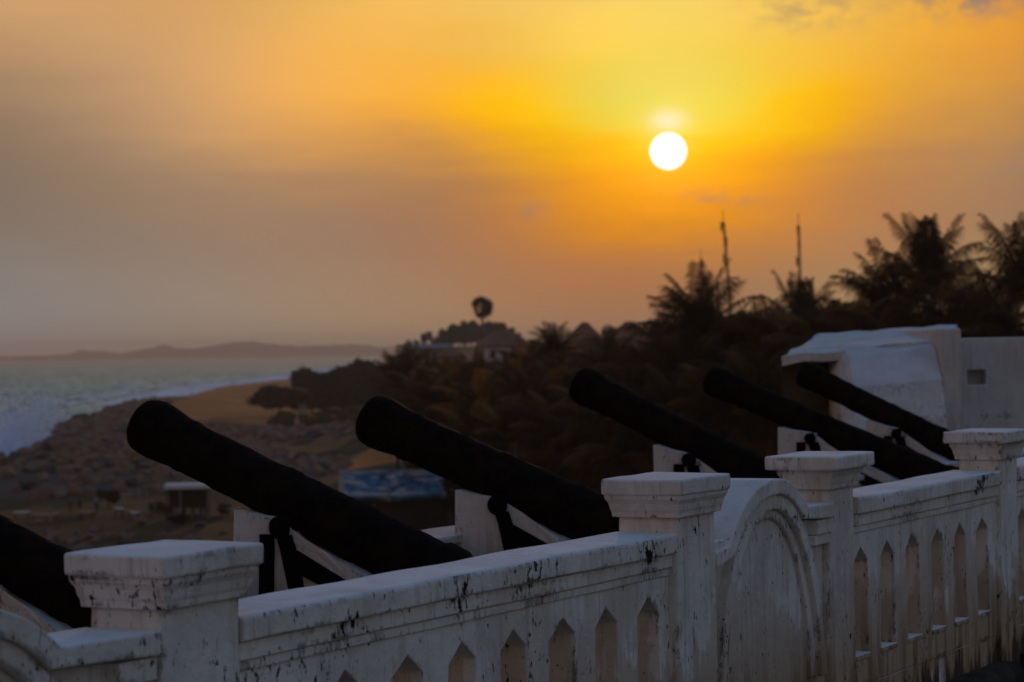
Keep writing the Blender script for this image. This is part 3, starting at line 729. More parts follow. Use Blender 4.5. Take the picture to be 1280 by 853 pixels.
def palm(u, v, Y, sc=1.0, label='', mesh=None, group=None, rz=None):
    c = at(u, v, Y); gz_ = h1(c.x, c.y); h = max(1.5, c.z-gz_+.25)
    o = empty('coconut_palm', (c.x, c.y, gz_-.25), 0, label, 'palm tree', group)
    me = mesh or PALMS[random.randrange(5)]
    cw_ = link('crown', me, None, o); cw_.location = (0, 0, h); cw_.scale = (sc,)*3; cw_.rotation_euler = (random.uniform(-.1, .1), random.uniform(-.1, .1), random.uniform(-.6, .6) if rz is None else rz)
    tk = link('trunk', trunk_mesh(h, .19, .12, random.uniform(.3, 1.8), int(u*7+v)), None, o); tk.location = (0, 0, h)
    return o
def leaf_cloud(name, seed, blobs, n, size, m, flat=.7):
    r = random.Random(seed); vs, fs = [], []; tot = sum(b[3]*b[3]*b[4] for b in blobs)
    for bx_, by_, bz_, br, bh in blobs:
        for _ in range(int(n*br*br*bh/tot)):
            d = Vector((r.gauss(0, 1), r.gauss(0, 1), r.gauss(0, 1))).normalized()*(r.random()**.42)*r.uniform(.82, 1.08)
            c = Vector((bx_+d.x*br, by_+d.y*br, bz_+d.z*bh))
            c += noise.noise_vector(c*.9/max(.4, br*.35))*br*.28
            a = Vector((r.gauss(0, 1), r.gauss(0, 1), r.gauss(0, .6))).normalized(); q = a.cross(Vector((r.gauss(0, 1), r.gauss(0, 1), r.gauss(0, 1)))).normalized()
            s = size*r.uniform(.5, 1.3); k = len(vs)
            vs += [c-a*s, c+q*s*.45, c+a*s, c-q*s*.45]; fs.append((k, k+1, k+2, k+3))
    me = bpy.data.meshes.new(name); me.from_pydata([tuple(v) for v in vs], [], fs); me.update(); me.materials.append(m); return me
def blobset(seed, w_, h, n):
    r = random.Random(seed)
    return [(r.uniform(-.62, .62)*w_, r.uniform(-.5, .5)*w_, h*r.uniform(.45, .84), w_*r.uniform(.28, .48), h*r.uniform(.13, .24)) for _ in range(n)]
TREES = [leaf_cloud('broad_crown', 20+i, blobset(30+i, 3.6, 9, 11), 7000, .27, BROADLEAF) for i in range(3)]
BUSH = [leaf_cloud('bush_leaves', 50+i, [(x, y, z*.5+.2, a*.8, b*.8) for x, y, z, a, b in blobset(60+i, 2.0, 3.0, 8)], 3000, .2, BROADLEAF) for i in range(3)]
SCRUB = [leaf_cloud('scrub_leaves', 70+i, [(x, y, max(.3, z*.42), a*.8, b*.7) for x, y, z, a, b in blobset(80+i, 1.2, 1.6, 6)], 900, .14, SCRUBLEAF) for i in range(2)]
def limb_mesh(h, seed):
    r = random.Random(seed); bm = bmesh.new(); tube(bm, [(0, 0, -.3), (.1, 0, h*.25), (-.1, .1, h*.5)], [h*.03, h*.024, h*.018], 8)
    for k in range(5):
        a = r.uniform(0, 6.28); l = h*r.uniform(.2, .32)
        tube(bm, [(0, 0, h*r.uniform(.22, .46)), (math.cos(a)*l*.5, math.sin(a)*l*.5, h*.55), (math.cos(a)*l, math.sin(a)*l, h*.74)], [h*.014, h*.01, h*.005], 6)
    bmesh.ops.recalc_face_normals(bm, faces=bm.faces[:]); me = bpy.data.meshes.new('limbs'); bm.to_mesh(me); bm.free(); me.materials.append(BARK); return me
LIMBS = [limb_mesh(9, 3), limb_mesh(9, 5)]
def tree(name, x, y, h, label, meshes=TREES, group=None, wide=1.0, base=9.0, cat='tree', part='crown'):
    o = empty(name, (x, y, h1(x, y)-.1), random.uniform(0, 6.28), label, cat, group)
    c = link(part, random.choice(meshes), None, o); s = h/base; c.scale = (s*wide, s*wide, s)
    t = link('trunk', random.choice(LIMBS), None, o); t.scale = (s*base/9,)*3
    return o
HAZE = .00016
# ---------------------------------------------------------------- palms behind the fort
big = [(1168, 379, 130, 1.05, 'tallest coconut palm standing upright above the white bastion top', TALL),
 (1284, 384, 120, 1.0, 'coconut palm with upright fronds cut by the right edge of the photo', TALL),
 (1112, 408, 130, 1.05, 'coconut palm with a pointed upright frond left of the tallest palm', UPR[1]),
 (1216, 415, 125, 1.1, 'coconut palm with wide drooping fronds right of the tallest palm', PALMS[0]),
 (1000, 434, 140, .9, 'coconut palm below the right hand mast with curling fronds', TALL),
 (1040, 432, 138, .85, 'coconut palm with arching frond between the mast and the white bastion', PALMS[3]),
 (958, 440, 150, 1.0, 'bushy coconut palm left of the right hand mast', PALMS[1]),
 (876, 432, 140, 1.08, 'wide coconut palm directly under the tall mast cluster', UPR[1]),
 (850, 445, 148, .95, 'coconut palm left of the mast cluster with fronds spread to the left', PALMS[2]),
 (918, 445, 150, 1.0, 'rounded coconut palm between the two tall masts', PALMS[4]),
 (762, 442, 200, 0.62, 'coconut palm standing before the brown thatched roofs', PALMS[2]),
 (692, 444, 200, 0.62, 'coconut palm with a pointed top left of the brown thatched roofs', UPR[0]),
 (650, 474, 205, 0.6, 'coconut palm just right of the house with the brown hip roof', PALMS[0]),
 (732, 474, 190, 0.6, 'coconut palm with low fronds in front of the left thatched roof', PALMS[1]),
 (808, 468, 180, 0.6, 'coconut palm before the right end of the thatched roofs', PALMS[3]),
 (506, 488, 235, 1.05, 'leftmost coconut palm of the grove, beside the sea', UPR[1]),
 (528, 498, 235, .9, 'short coconut palm next to the leftmost palm of the grove', PALMS[4]),
 (566, 497, 230, .85, 'coconut palm below the small pyramid roof', UPR[0]),
 (594, 492, 225, .95, 'coconut palm in front of the white house wall', UPR[1]),
 (622, 497, 215, .95, 'coconut palm with dark fronds below the brown hip roof', PALMS[2])]
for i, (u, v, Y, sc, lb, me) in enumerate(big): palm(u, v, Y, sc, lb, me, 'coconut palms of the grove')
low = [(540,512,185),(575,500,190),(604,520,170),(642,500,180),(668,512,160),(700,486,178),(728,502,160),(770,478,165),(800,492,150),(838,462,150),
 (866,470,135),(905,462,140),(945,456,140),(985,450,135),(1030,446,130),(1075,432,128),(1120,440,120),(1180,428,122),(1250,420,118),(590,560,165),(636,556,150),
 (690,548,145),(744,540,138),(800,540,132),(850,520,128),(900,520,122),(950,510,120),(660,470,195),(520,495,215),(560,535,190),(720,580,140),(780,575,132)]
for i, (u, v, Y) in enumerate(low):
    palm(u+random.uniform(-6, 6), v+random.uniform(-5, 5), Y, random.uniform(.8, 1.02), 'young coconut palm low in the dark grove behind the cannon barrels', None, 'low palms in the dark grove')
def tree_at(u, vtop, Y, wide, label, meshes=TREES, name='broadleaf_tree', group=None, base=9.0, cat='tree', part='crown'):
    p = at(u, vtop, Y); h = max(1.2, p.z-h1(p.x, Y)+.1)
    return tree(name, p.x, Y, h, label, meshes, group, wide, base, cat, part)
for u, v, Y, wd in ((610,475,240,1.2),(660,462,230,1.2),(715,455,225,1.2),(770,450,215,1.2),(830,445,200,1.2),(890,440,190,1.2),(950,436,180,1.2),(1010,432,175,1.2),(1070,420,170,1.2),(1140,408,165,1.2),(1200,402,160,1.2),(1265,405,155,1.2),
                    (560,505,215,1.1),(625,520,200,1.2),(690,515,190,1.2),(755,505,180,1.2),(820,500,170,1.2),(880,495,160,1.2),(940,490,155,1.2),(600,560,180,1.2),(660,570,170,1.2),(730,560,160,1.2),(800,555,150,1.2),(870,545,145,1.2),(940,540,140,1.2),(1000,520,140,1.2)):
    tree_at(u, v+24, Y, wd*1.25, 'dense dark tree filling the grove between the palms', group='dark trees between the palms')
# dark shrub clump on the shore and scrub slope
for u, v, Y, wd, lb in ((428,447,560,.8,'tall dark shore tree with a rounded crown beside the beach'),(404,458,550,.8,'lower dark tree left of the rounded shore tree'),(456,457,560,.8,'dark tree right of the rounded shore tree, by the masonry ruin'),(474,458,700,1.0,'small dark tree between the shore tree and the leftmost palm'),(390,478,540,1.2,'dark bush at the seaward end of the shore trees')):
    tree_at(u, v, Y, wd*1.5, lb, BUSH, name='shore_tree', base=2.0)
for u, v, Y, wd in ((398,486,545,1.6),(420,484,552,1.6),(444,482,556,1.6),(466,480,566,1.5)):
    tree_at(u, v, Y, wd, 'low dark bush filling in under the shore trees', BUSH, name='shore_bush', group='low bushes under the shore trees', base=2.0, cat='bush', part='leaves')
for k in range(46):
    u = random.uniform(345, 492); v = 498+random.random()*32
    q = at(u, v, 300); Y = 12.2/ray(u, v)[1]
    x = ray(u, v)[0]*Y
    o = empty('scrub_bush', (x, Y, h1(x, Y)-.05), random.uniform(0, 6), 'low olive scrub bush on the slope under the shore trees', 'bush', 'scrub bushes on the slope'); c = link('leaves', random.choice(SCRUB), None, o); c.scale = (random.uniform(1.4, 2.6),)*3
# palmyra palm and hazy ridge trees
def palmyra():
    c = at(602, 385, 560); g_ = h1(c.x, c.y); o = empty('palmyra_palm', (c.x, c.y, g_), 0, 'lone tall palm with a round ball crown above the house roofs', 'palm tree')
    r = random.Random(9); vs, fs = [], []
    for i in range(72):
        d = Vector((r.gauss(0, 1), r.gauss(0, 1), r.gauss(.12, 1))).normalized(); s = d.cross(Vector((0, 0, 1))).normalized(); t = s.cross(d); ra = r.uniform(0, 3.14); s, t = s*math.cos(ra)+t*math.sin(ra), t*math.cos(ra)-s*math.sin(ra); e = d*r.uniform(.9, 1.7); w_ = 1.45*r.uniform(.75, 1.25)
        for k in range(9):
            a = -1.1+2.2*k/8; tip = e+(d*math.cos(a)+s*math.sin(a))*w_+t*r.uniform(-.1, .1); b = len(vs)
            q = (s*math.cos(a)-d*math.sin(a))*.12
            vs += [e-q*.3, e+q*.3, e+(tip-e)*.6+q, tip, e+(tip-e)*.6-q]; fs.append((b, b+1, b+2, b+3, b+4))
        b = len(vs); vs += [s*.04, -s*.04, e-s*.04, e+s*.04]; fs.append((b, b+1, b+2, b+3))
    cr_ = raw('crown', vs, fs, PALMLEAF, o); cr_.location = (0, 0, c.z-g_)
    bm = bmesh.new(); tube(bm, [(0, 0, -.2), (.1, 0, (c.z-g_)*.5), (0, 0, c.z-g_-.3)], [.42, .34, .27], 10); obj('trunk', bm, BARK, o)
palmyra()
for i, (u, v) in enumerate(((512,423),(530,413),(538,414),(548,418),(556,409),(565,405),(573,404),(581,401),(588,400),(596,404),(612,402),(620,401),(628,403),(637,409),(645,415),(520,424))):
    tree_at(u, v, 980+random.uniform(-40, 60), 1.0 if u > 545 else .5, 'hazy distant tree on the ridge behind the lone palm', TREES, base=9.0, name='ridge_tree', group='hazy trees on the ridge')
for u, v in ((552,424),(566,418),(580,414),(594,415),(608,414),(622,414),(636,421)):
    tree_at(u, v, 940, 1.3, 'hazy low bush under the distant ridge trees', BUSH, base=2.0, name='ridge_bush', group='hazy bushes on the ridge', cat='bush', part='leaves')
for u, v, Y in ((655,424,430),(668,428,420),(680,432,400),(690,434,390),(500,438,800),(1062,424,300),(1048,428,280),(826,404,420),(768,404,450)):
    tree_at(u, v, Y, 1.1, 'dark tree top showing between the hill houses and the palms', name='hill_tree', group='trees among the hill houses')

# ---------------------------------------------------------------- houses on the hill
def hip_house(u0, u1, vap, veave, Y, depth, label, wallm, roofm, ridge_len=.3, wall_h=3.4, name='house', door=True, cat='house'):
    a = at(u0, veave, Y); b = at(u1, veave, Y); ap = at((u0+u1)/2, vap, Y)
    w_ = b.x-a.x; cx = (a.x+b.x)/2; ze = (a.z+b.z)/2; g_ = h1(cx, Y); hh = max(2.2, ze-g_)
    o = empty(name, (cx, Y, ze-hh), random.uniform(-.12, .12), label, cat)
    hw, hd = w_*.43, depth*.43
    bm = bmesh.new(); box(bm, -hw, hw, -hd, hd, -1.5, hh+.05); wl = obj('wall', bm, wallm, o)
    bm = bmesh.new(); rl = w_*ridge_len/2; zt = hh+ap.z-ze
    e = [bm.verts.new(q) for q in ((-w_/2, -depth/2, hh), (w_/2, -depth/2, hh), (w_/2, depth/2, hh), (-w_/2, depth/2, hh))]
    lo_ = [bm.verts.new(v_.co-Vector((0, 0, .16))) for v_ in e]
    r0, r1 = bm.verts.new((-rl, 0, zt)), bm.verts.new((rl, 0, zt))
    for f in ((e[0], e[1], r1, r0), (e[2], e[3], r0, r1), (e[1], e[2], r1), (e[3], e[0], r0)): bm.faces.new(f)
    for i in range(4): bm.faces.new((e[i], lo_[i], lo_[(i+1)%4], e[(i+1)%4]))
    bm.faces.new(lo_[::-1]); obj('roof', bm, roofm, o)
    for k in (-.5, .35):
        bm = bmesh.new(); box(bm, hw*k-.45, hw*k+.45, -hd-.05, -hd+.1, hh-2.3, hh-1.0); obj('window', bm, DKWOOD, wl)
    if door: bm = bmesh.new(); box(bm, -.45, .45, -hd-.06, -hd+.1, max(-1, hh-3.1), hh-1.0); obj('door', bm, DKWOOD, wl)
    return o
hip_house(594, 664, 413, 432, 420, 8, 'pale walled house under a dark brown hip roof below the lone palm', PALEWALL, ROOFT, .3, name='hip_roof_house')
hip_house(546, 580, 432, 445, 380, 5, 'small pavilion with a brown pyramid roof left of the hip roof house', EARTHWALL, ROOFT, .05, name='pavilion', door=False)
hip_house(504, 566, 430, 435.5, 450, 7, 'long low house with a pale flat roof nearest the sea', EARTHWALL, TIN, .9, name='long_house')
hip_house(700, 762, 403, 432, 330, 7, 'leftmost hut with a tall brown thatched roof behind the palms', EARTHWALL, THATCH, .12, name='thatched_hut')
hip_house(752, 822, 402, 431, 345, 7, 'middle hut with a broad brown thatched roof behind the palms', EARTHWALL, THATCH, .15, name='thatched_hut')
hip_house(788, 850, 409, 436, 320, 7, 'rightmost hut with a lower brown thatched roof behind the palms', EARTHWALL, THATCH, .12, name='thatched_hut')
# ruined masonry block and white slab by the shore trees
q = at(466, 500, 585); rn = empty('masonry_ruin', (q.x, 585, h1(q.x, 585)-.3), .1, 'roofless pale brown masonry block beside the dark shore trees', 'ruin')
bm = bmesh.new(); zt = at(466, 482, 585).z-rn.location.z
prism(bm, [(-4.6, 0), (4.6, 0), (4.6, zt*.85), (3, zt), (1.2, zt*.95), (.8, zt*.7), (-.6, zt*.72), (-1, zt), (-4.6, zt*1.02)], -2.5, 2.5); obj('wall', bm, EARTHWALL, rn)
bm = bmesh.new(); box(bm, -3.2, -2, -2.56, -2.4, zt*.35, zt*.75); obj('opening', bm, DKWOOD, rn)
q = at(376, 500, 540); sl_ = empty('beach_kiosk', (q.x, 540, h1(q.x, 540)-.2), .2, 'small whitish kiosk with a slanting roof at the back of the sand', 'kiosk')
zt = max(2.2, at(376, 486, 540).z-sl_.location.z)
bm = bmesh.new(); prism(bm, [(-.6, 0), (1.2, 0), (1.2, zt*.9), (-.6, zt*.9)], -1, 1); obj('wall', bm, PALEWALL, sl_)
bm = bmesh.new(); prism(bm, [(-2.0, zt*1.02), (1.5, zt*.9), (1.5, zt*.96), (-2.0, zt*1.08)], -1.4, 1.4); obj('roof', bm, EARTHWALL, sl_)

# ---------------------------------------------------------------- radio masts
def mast(u, vtop, vbase, Y, lean, label, wd=.5):
    t = at(u, vtop, Y); g_ = h1(t.x, Y); H = t.z-g_; o = empty('radio_mast', (t.x+lean, Y, g_), 0, label, 'mast')
    bm = bmesh.new(); n = int(H/1.1)
    for k in range(3):
        a = 2*math.pi*k/3; tube(bm, [(math.cos(a)*wd*.6, math.sin(a)*wd*.6, 0), (math.cos(a)*wd*.42-lean, math.sin(a)*wd*.42, H)], .085, 5)
    lg = lambda k, f: Vector((math.cos(2*math.pi*k/3)*wd*(.6-.18*f)-lean*f, math.sin(2*math.pi*k/3)*wd*(.6-.18*f), H*f))
    for i in range(n):
        for k in range(3): tube(bm, [lg(k, i/n), lg(k+1, (i+1)/n)], .05, 4); tube(bm, [lg(k, (i+1)/n), lg(k+1, (i+1)/n)], .05, 4)
    obj('lattice', bm, STEEL, o)
    bm = bmesh.new(); tube(bm, [(-lean, 0, H), (-lean*1.05, 0, H+2.2)], .07, 6); obj('spike', bm, STEEL, o)
    for f in (.97, .86, .74):
        bm = bmesh.new(); a = random.uniform(0, 6); c = Vector((-lean*f+math.cos(a)*wd*.9, math.sin(a)*wd*.9, H*f)); tube(bm, [c-Vector((0, 0, .8)), c+Vector((0, 0, .8))], .16, 8); obj('antenna', bm, STEEL, o)
mast(904, 278, 372, 420, 1.6, 'tallest thin lattice mast, right of the wide palm', .50)
mast(876, 324, 372, 520, 1.0, 'shorter lattice mast left of the tallest mast', .55)
mast(897, 356, 372, 560, .3, 'stubby mast top between the two lattice masts', .5)
mast(998, 282, 345, 430, .2, 'right hand lattice mast above a curling palm', .48)
mast(317, 414, 428, 9150, 0, 'faint thin mast on the far hills across the water', 3.5)

# ---------------------------------------------------------------- boulders
def boulder_mesh(seed, m):
    r = random.Random(seed); bm = bmesh.new(); bmesh.ops.create_icosphere(bm, subdivisions=2, radius=.5)
    pl = [(Vector((r.gauss(0, 1), r.gauss(0, 1), r.gauss(0, 1))).normalized(), r.uniform(.26, .42)) for _ in range(11)]
    for v in bm.verts:
        for n_, d_ in pl:
            e = v.co.dot(n_)-d_
            if e > 0: v.co -= n_*e
        v.co += noise.noise_vector(v.co*4+Vector((seed, 0, 0)))*.035
    me = bpy.data.meshes.new('boulder'); bm.to_mesh(me); bm.free(); me.materials.append(m); return me
BM = [boulder_mesh(i, (ROCK, ROCK, ROCK, ROCK2, ROCK3, ROCK)[i % 6]) for i in range(12)]
spots = []; tries = 0
r2 = random.Random(12)
while len(spots) < 1500 and tries < 60000:
    tries += 1; x, y = r2.uniform(-100, -18), 195+r2.random()**1.3*420
    d = float(shore_d(np.array([x]), np.array([y]))[0])
    k, h = x/y, None
    lim = 15+27*float(1-sstep(np.array([y]), 300, 440)[0])
    arm = abs(y-(395+.35*(x+60))) < 30 and -92 < x < -22
    if not (-2.5 < d < lim or arm): continue
    if y < 262 and x > -26: continue
    s = r2.uniform(.9, 2.0)*(1.15 if y < 300 else 1.25); s *= r2.choice((1, 1, 1, 1.35, .7))
    if any((x-a)**2+(y-b)**2 < (.40*(s+c))**2 for a, b, c in spots[-260:]): continue
    spots.append((x, y, s))
spots.sort(key=lambda q: -q[2]/q[1])
vs, fs = [], []
for i, (x, y, s) in enumerate(spots):
    me = BM[r2.randrange(12)]; rot = Matrix.Rotation(r2.uniform(0, 6.28), 4, 'Z') @ Matrix.Rotation(r2.uniform(-.4, .4), 4, 'X')
    loc = Vector((x, y, h1(x, y)+s*.10)); scl = Vector((s*r2.uniform(.9, 1.35), s*r2.uniform(.8, 1.1), s*r2.uniform(.55, .85)))
    if i < 300:
        o = link('boulder', me); o.location = loc; o.rotation_euler = rot.to_euler(); o.scale = scl
        tag(o, 'grey brown armour boulder on the sea revetment left of the cannons', 'boulder', 'boulders of the sea revetment')
    else:
        T = Matrix.Translation(loc) @ rot @ Matrix.Diagonal(scl.to_4d()); b = len(vs)
        vs += [T @ v.co for v in me.vertices]; fs += [[b+j for j in p_.vertices] for p_ in me.polygons]
tag(raw('rubble', vs, fs, ROCK), 'distant grey rubble of the sea revetment and its inland arm', 'rocks', kind='stuff')
# low line of broken rock in front of the beach bar
for i in range(60):
    u = r2.uniform(40, 300); v = r2.uniform(650, 690); Y = 13.9/ray(u, v)[1]; x = ray(u, v)[0]*Y; s = r2.uniform(.5, 1.3)
    o = link('stone', BM[r2.randrange(12)]); o.location = (x, Y, h1(x, Y)+s*.12); o.rotation_euler = (r2.uniform(-.3, .3), 0, r2.uniform(0, 6)); o.scale = (s*1.5, s, s*.7)
    tag(o, 'broken stone lying in the strip below the beach tables', 'stone', 'broken stones below the beach')

# ---------------------------------------------------------------- surf
def flakes(name, pts, size, label):
    vs, fs = [], []; r = random.Random(3)
    for c in pts:
        a = Vector((r.gauss(0, 1), r.gauss(0, 1), r.gauss(0, 1))).normalized(); q = a.orthogonal().normalized(); s = size*r.uniform(.4, 1.4); b = len(vs)
        vs += [c-a*s, c+q*s, c+a*s, c-q*s]; fs.append((b, b+1, b+2, b+3))
    return tag(raw(name, vs, fs, SPRAY), label, 'surf', kind='stuff')
SPRAY, nt, p, o = mat('sea spray'); setc(nt, p, (.66, .82, 1.0), .9)
t = nd(nt, 'ShaderNodeBsdfTranslucent'); t.inputs[0].default_value = (.66, .82, 1.0, 1); mx = nd(nt, 'ShaderNodeMixShader'); mx.inputs[0].default_value = .4
nt.links.new(p.outputs[0], mx.inputs[1]); nt.links.new(t.outputs[0], mx.inputs[2]); nt.links.new(mx.outputs[0], nt.nodes['Material Output'].inputs[0])
pts = []; r3 = random.Random(21)
for _ in range(26000):
    f = r3.random(); y = 268+f*230; x = float(np.interp(y, [266, 286, 350, 430, 556], [-66, -60, -69.5, -81.5, -93.5]))+2.2-abs(r3.gauss(0, 1))*5.5
    top = 1.5+6.2*math.exp(-((f-.50)/.25)**2)+1.5*noise.noise(Vector((y*.12, 0, 3)))
    z = abs(r3.gauss(0, .5))*top*(1+.5*noise.noise(Vector((x*.3, y*.3, 0))))
    pts.append(Vector((x, y, max(.1, min(z, top*1.25)))))
flakes('surf_spray', pts, .24, 'white spray of a wave bursting on the rocks')
def foam_strip(pts_, w0, w1, zz, seed, nm, lb, tear=.5):
    bmv, fc = [], []; r = random.Random(seed); n = len(pts_)
    L_ = [0]
    for a, b in zip(pts_, pts_[1:]): L_.append(L_[-1]+math.dist(a, b))
    m_ = int(L_[-1]/1.6); nw = 10
    for i in range(m_+1):
        s = L_[-1]*i/m_; x = float(np.interp(s, L_, [q[0] for q in pts_])); y = float(np.interp(s, L_, [q[1] for q in pts_]))
        x2 = float(np.interp(s+1, L_, [q[0] for q in pts_])); y2 = float(np.interp(s+1, L_, [q[1] for q in pts_])); d = Vector((x2-x, y2-y, 0)); d = d.normalized() if d.length > 1e-6 else Vector((0, 1, 0)); nrm = Vector((-d.y, d.x, 0))
        for j in range(nw+1):
            f = j/nw; wv = w0+(w1-w0)*f+noise.noise(Vector((s*.07, f*2, seed)))*abs(w1-w0)*.5
            bmv.append(Vector((x, y, zz+.35*math.sin(math.pi*f)*max(0, noise.noise(Vector((s*.15, f*3, seed+5)))+.4)))+nrm*wv)
    for i in range(m_):
        for j in range(nw):
            c = noise.noise(Vector((i*.11, j*.5, seed+9)))+.5*noise.noise(Vector((i*.4, j*1.1, seed)))
            ed = abs(j/(nw-1)-.5)*2
            if c > -.75+tear*(.6+.6*ed): k = i*(nw+1)+j; fc.append((k, k+1, k+nw+2, k+nw+1))
    return tag(raw(nm, bmv, fc, FOAM), lb, 'foam', kind='stuff')
S2 = [q for q in SHORE if q[1] <= 3500]
foam_strip(SHORE[1:7], -1, 13, .25, 3, 'surf_foam', 'churned white foam along the foot of the rocks', .45)
foam_strip(SHORE[8:14], 0, 24, .15, 5, 'beach_foam', 'white wash running up the sandy beach', .35)
foam_strip(SHORE[8:15], 30, 42, .2, 8, 'breaker_foam', 'broken white line of a small breaker off the beach', .8)
foam_strip([(-190, 330), (-130, 322), (-92, 330), (-80, 350)], 0, 14, .25, 11, 'offshore_foam', 'streak of white foam on the dark swell off the rocks', .75)

# ---------------------------------------------------------------- people and beach furniture
def person_at(u, vfoot, Y, label, shirt, shorts, arm=0.0, rz=0, carrying=False):
    q = at(u, vfoot, Y); o = empty('person', (q.x, Y, h1(q.x, Y)+.02), rz, label, 'person')
    J = [(0,0,.92),(0,0,1.18),(0,.0,1.40),(0,0,1.50),(0,.01,1.60),(0,0,1.72), (.09,0,.86),(.11,.02,.48),(.12,.0,.07),(.12,-.14,.03), (-.09,0,.86),(-.10,-.03,.48),(-.12,.02,.07),(-.12,-.12,.03),
         (.19,0,1.40),(.25,-.02,1.13),(.24,-.10-arm,.90+arm),(.24,-.14-arm,.80+arm*1.2), (-.19,0,1.40),(-.25,-.02,1.13),(-.24,-.08,.90),(-.24,-.11,.80)]
    Rr = [.13,.125,.13,.055,.085,.075, .085,.06,.042,.035, .085,.06,.042,.035, .06,.042,.033,.03, .06,.042,.033,.03]
    E_ = [(0,1),(1,2),(2,3),(3,4),(4,5),(0,6),(6,7),(7,8),(8,9),(0,10),(10,11),(11,12),(12,13),(2,14),(14,15),(15,16),(16,17),(2,18),(18,19),(19,20),(20,21)]
    def skin(name, idx, grow, m):
        mp = {j: i for i, j in enumerate(idx)}; me = bpy.data.meshes.new(name)
        me.from_pydata([J[j] for j in idx], [(mp[a], mp[b]) for a, b in E_ if a in mp and b in mp], []); me.update(); ob = link(name, me, m, o)
        sk = ob.modifiers.new('skin', 'SKIN'); sk.use_smooth_shade = True
        for i, j in enumerate(idx): ob.data.skin_vertices[0].data[i].radius = (Rr[j]+grow, Rr[j]*.85+grow)
        ob.data.skin_vertices[0].data[0].use_root = True
        sb = ob.modifiers.new('smooth', 'SUBSURF'); sb.levels = sb.render_levels = 1; return ob
    skin('body', list(range(22)), 0, SKIN)
    skin('shirt', [0, 1, 2, 14, 15, 18, 19], .018, shirt); skin('trousers', [0, 6, 7, 10, 11], .02, shorts)
    bm = bmesh.new(); bmesh.ops.create_icosphere(bm, subdivisions=2, radius=.105)
    for v_ in bm.verts: v_.co.z = max(v_.co.z, -.01); v_.co += Vector((0, .015, 1.665))
    obj('hair', bm, DKWOOD, o); return o
CD = cloth('dark cloth', (.05, .045, .06)); CB = cloth('pale blue cloth', (.30, .40, .55)); CP = cloth('purple cloth', (.20, .14, .30)); CW = cloth('white cloth', (.6, .6, .6)); CN = cloth('brown cloth', (.12, .08, .05))
person_at(117, 526, 436, 'person in dark clothes standing on the crest of the rocks beside the spray', CD, CD, 0, .4)
person_at(240, 495, 777, 'person in dark clothes standing far off at the edge of the beach', CD, CN, 0, 2)
person_at(121, 646, 216, 'person in a pale blue shirt standing by the beach tables', CB, CD, .1, 1)
person_at(88, 646, 215, 'person in a purple shirt among the beach tables', CP, CN, .1, 3)
person_at(100, 647, 214, 'person in dark clothes beside the one in purple', CD, CD, 0, 5)
def table(u, v, w_, h, label, name='beach_table', m=WHITE):
    Y = (EYE-1.95-h)/ray(u, v)[1]; q = at(u, v, Y); g_ = h1(q.x, Y); o = empty(name, (q.x, Y, g_), random.uniform(-.2, .2), label, 'table'); hh = max(.5, q.z-g_)
    bm = bmesh.new(); box(bm, -w_/2, w_/2, -.45, .45, hh-.06, hh); obj('tabletop', bm, m, o, bevel=.01)
    for sx_ in (-1, 1):
        for sy in (-1, 1): bm = bmesh.new(); tube(bm, [(sx_*(w_/2-.1), sy*.36, -.1), (sx_*(w_/2-.12), sy*.33, hh-.06)], .035, 6); obj('leg', bm, DKWOOD, o)
table(27, 640, 1.3, .75, 'leftmost white topped beach table'); table(56, 642.5, 2.2, .5, 'long low grey bench table right of the leftmost white table', m=PALEPOST)
table(108, 639, 1.3, .75, 'pale beach table between the person in purple and the one in pale blue', m=PALEPOST); table(168, 640, .8, .6, 'small white stool table at the foot of the tall post')
table(148, 635, .7, .8, 'small white table right of the person in pale blue'); table(157, 637, .6, .7, 'tiny pale table between two white tables', m=PALEPOST); table(291, 636, 1.1, .6, 'pale table right of the flat roofed shelter', m=PALEPOST)
def post(u, vt, vb, label):
    Y = 14.0/ray(u, vb)[1]; q = at(u, vt, Y); g_ = h1(q.x, Y); bm = bmesh.new(); tube(bm, [(0, 0, -.3), (.03, 0, (q.z-g_)*.5), (0, 0, q.z-g_)], [.07, .06, .05], 8)
    o = obj('post', bm, PALEPOST); o.location = (q.x, Y, g_); tag(o, label, 'post')
post(173, 600, 647, 'tall pale post standing at the beach tables'); post(184, 614, 647, 'shorter pale post right of the tall one'); post(63, 628, 650, 'short post standing left of the beach tables'); post(193, 622, 647, 'stub post beside the yellowish bush')
# flat roofed shelter
Y = 208; q0, q1 = at(207, 606, Y), at(263, 604, Y); g_ = h1((q0.x+q1.x)/2, Y); w_ = q1.x-q0.x; hh = q0.z-g_
sh = empty('beach_shelter', ((q0.x+q1.x)/2, Y, g_), .06, 'open beach shelter with a thin white flat roof', 'shelter')
bm = bmesh.new(); box(bm, -w_/2, w_/2, -1.6, 1.6, hh-.32, hh+.05); obj('roof', bm, WHITE, sh, bevel=.02)
for sx_ in (-1, -.33, .33, 1):
    for sy in (-1, 1): bm = bmesh.new(); tube(bm, [(sx_*(w_/2-.2), sy*1.4, -.2), (sx_*(w_/2-.2), sy*1.4, hh-.3)], .06, 6); obj('post', bm, PALEPOST if sx_ in (-.33, 1) else DKWOOD, sh)
bm = bmesh.new(); box(bm, -w_/2+.25, w_/2-.25, 1.30, 1.36, 0, hh-.34); obj('back_wall', bm, DKWOOD, sh)
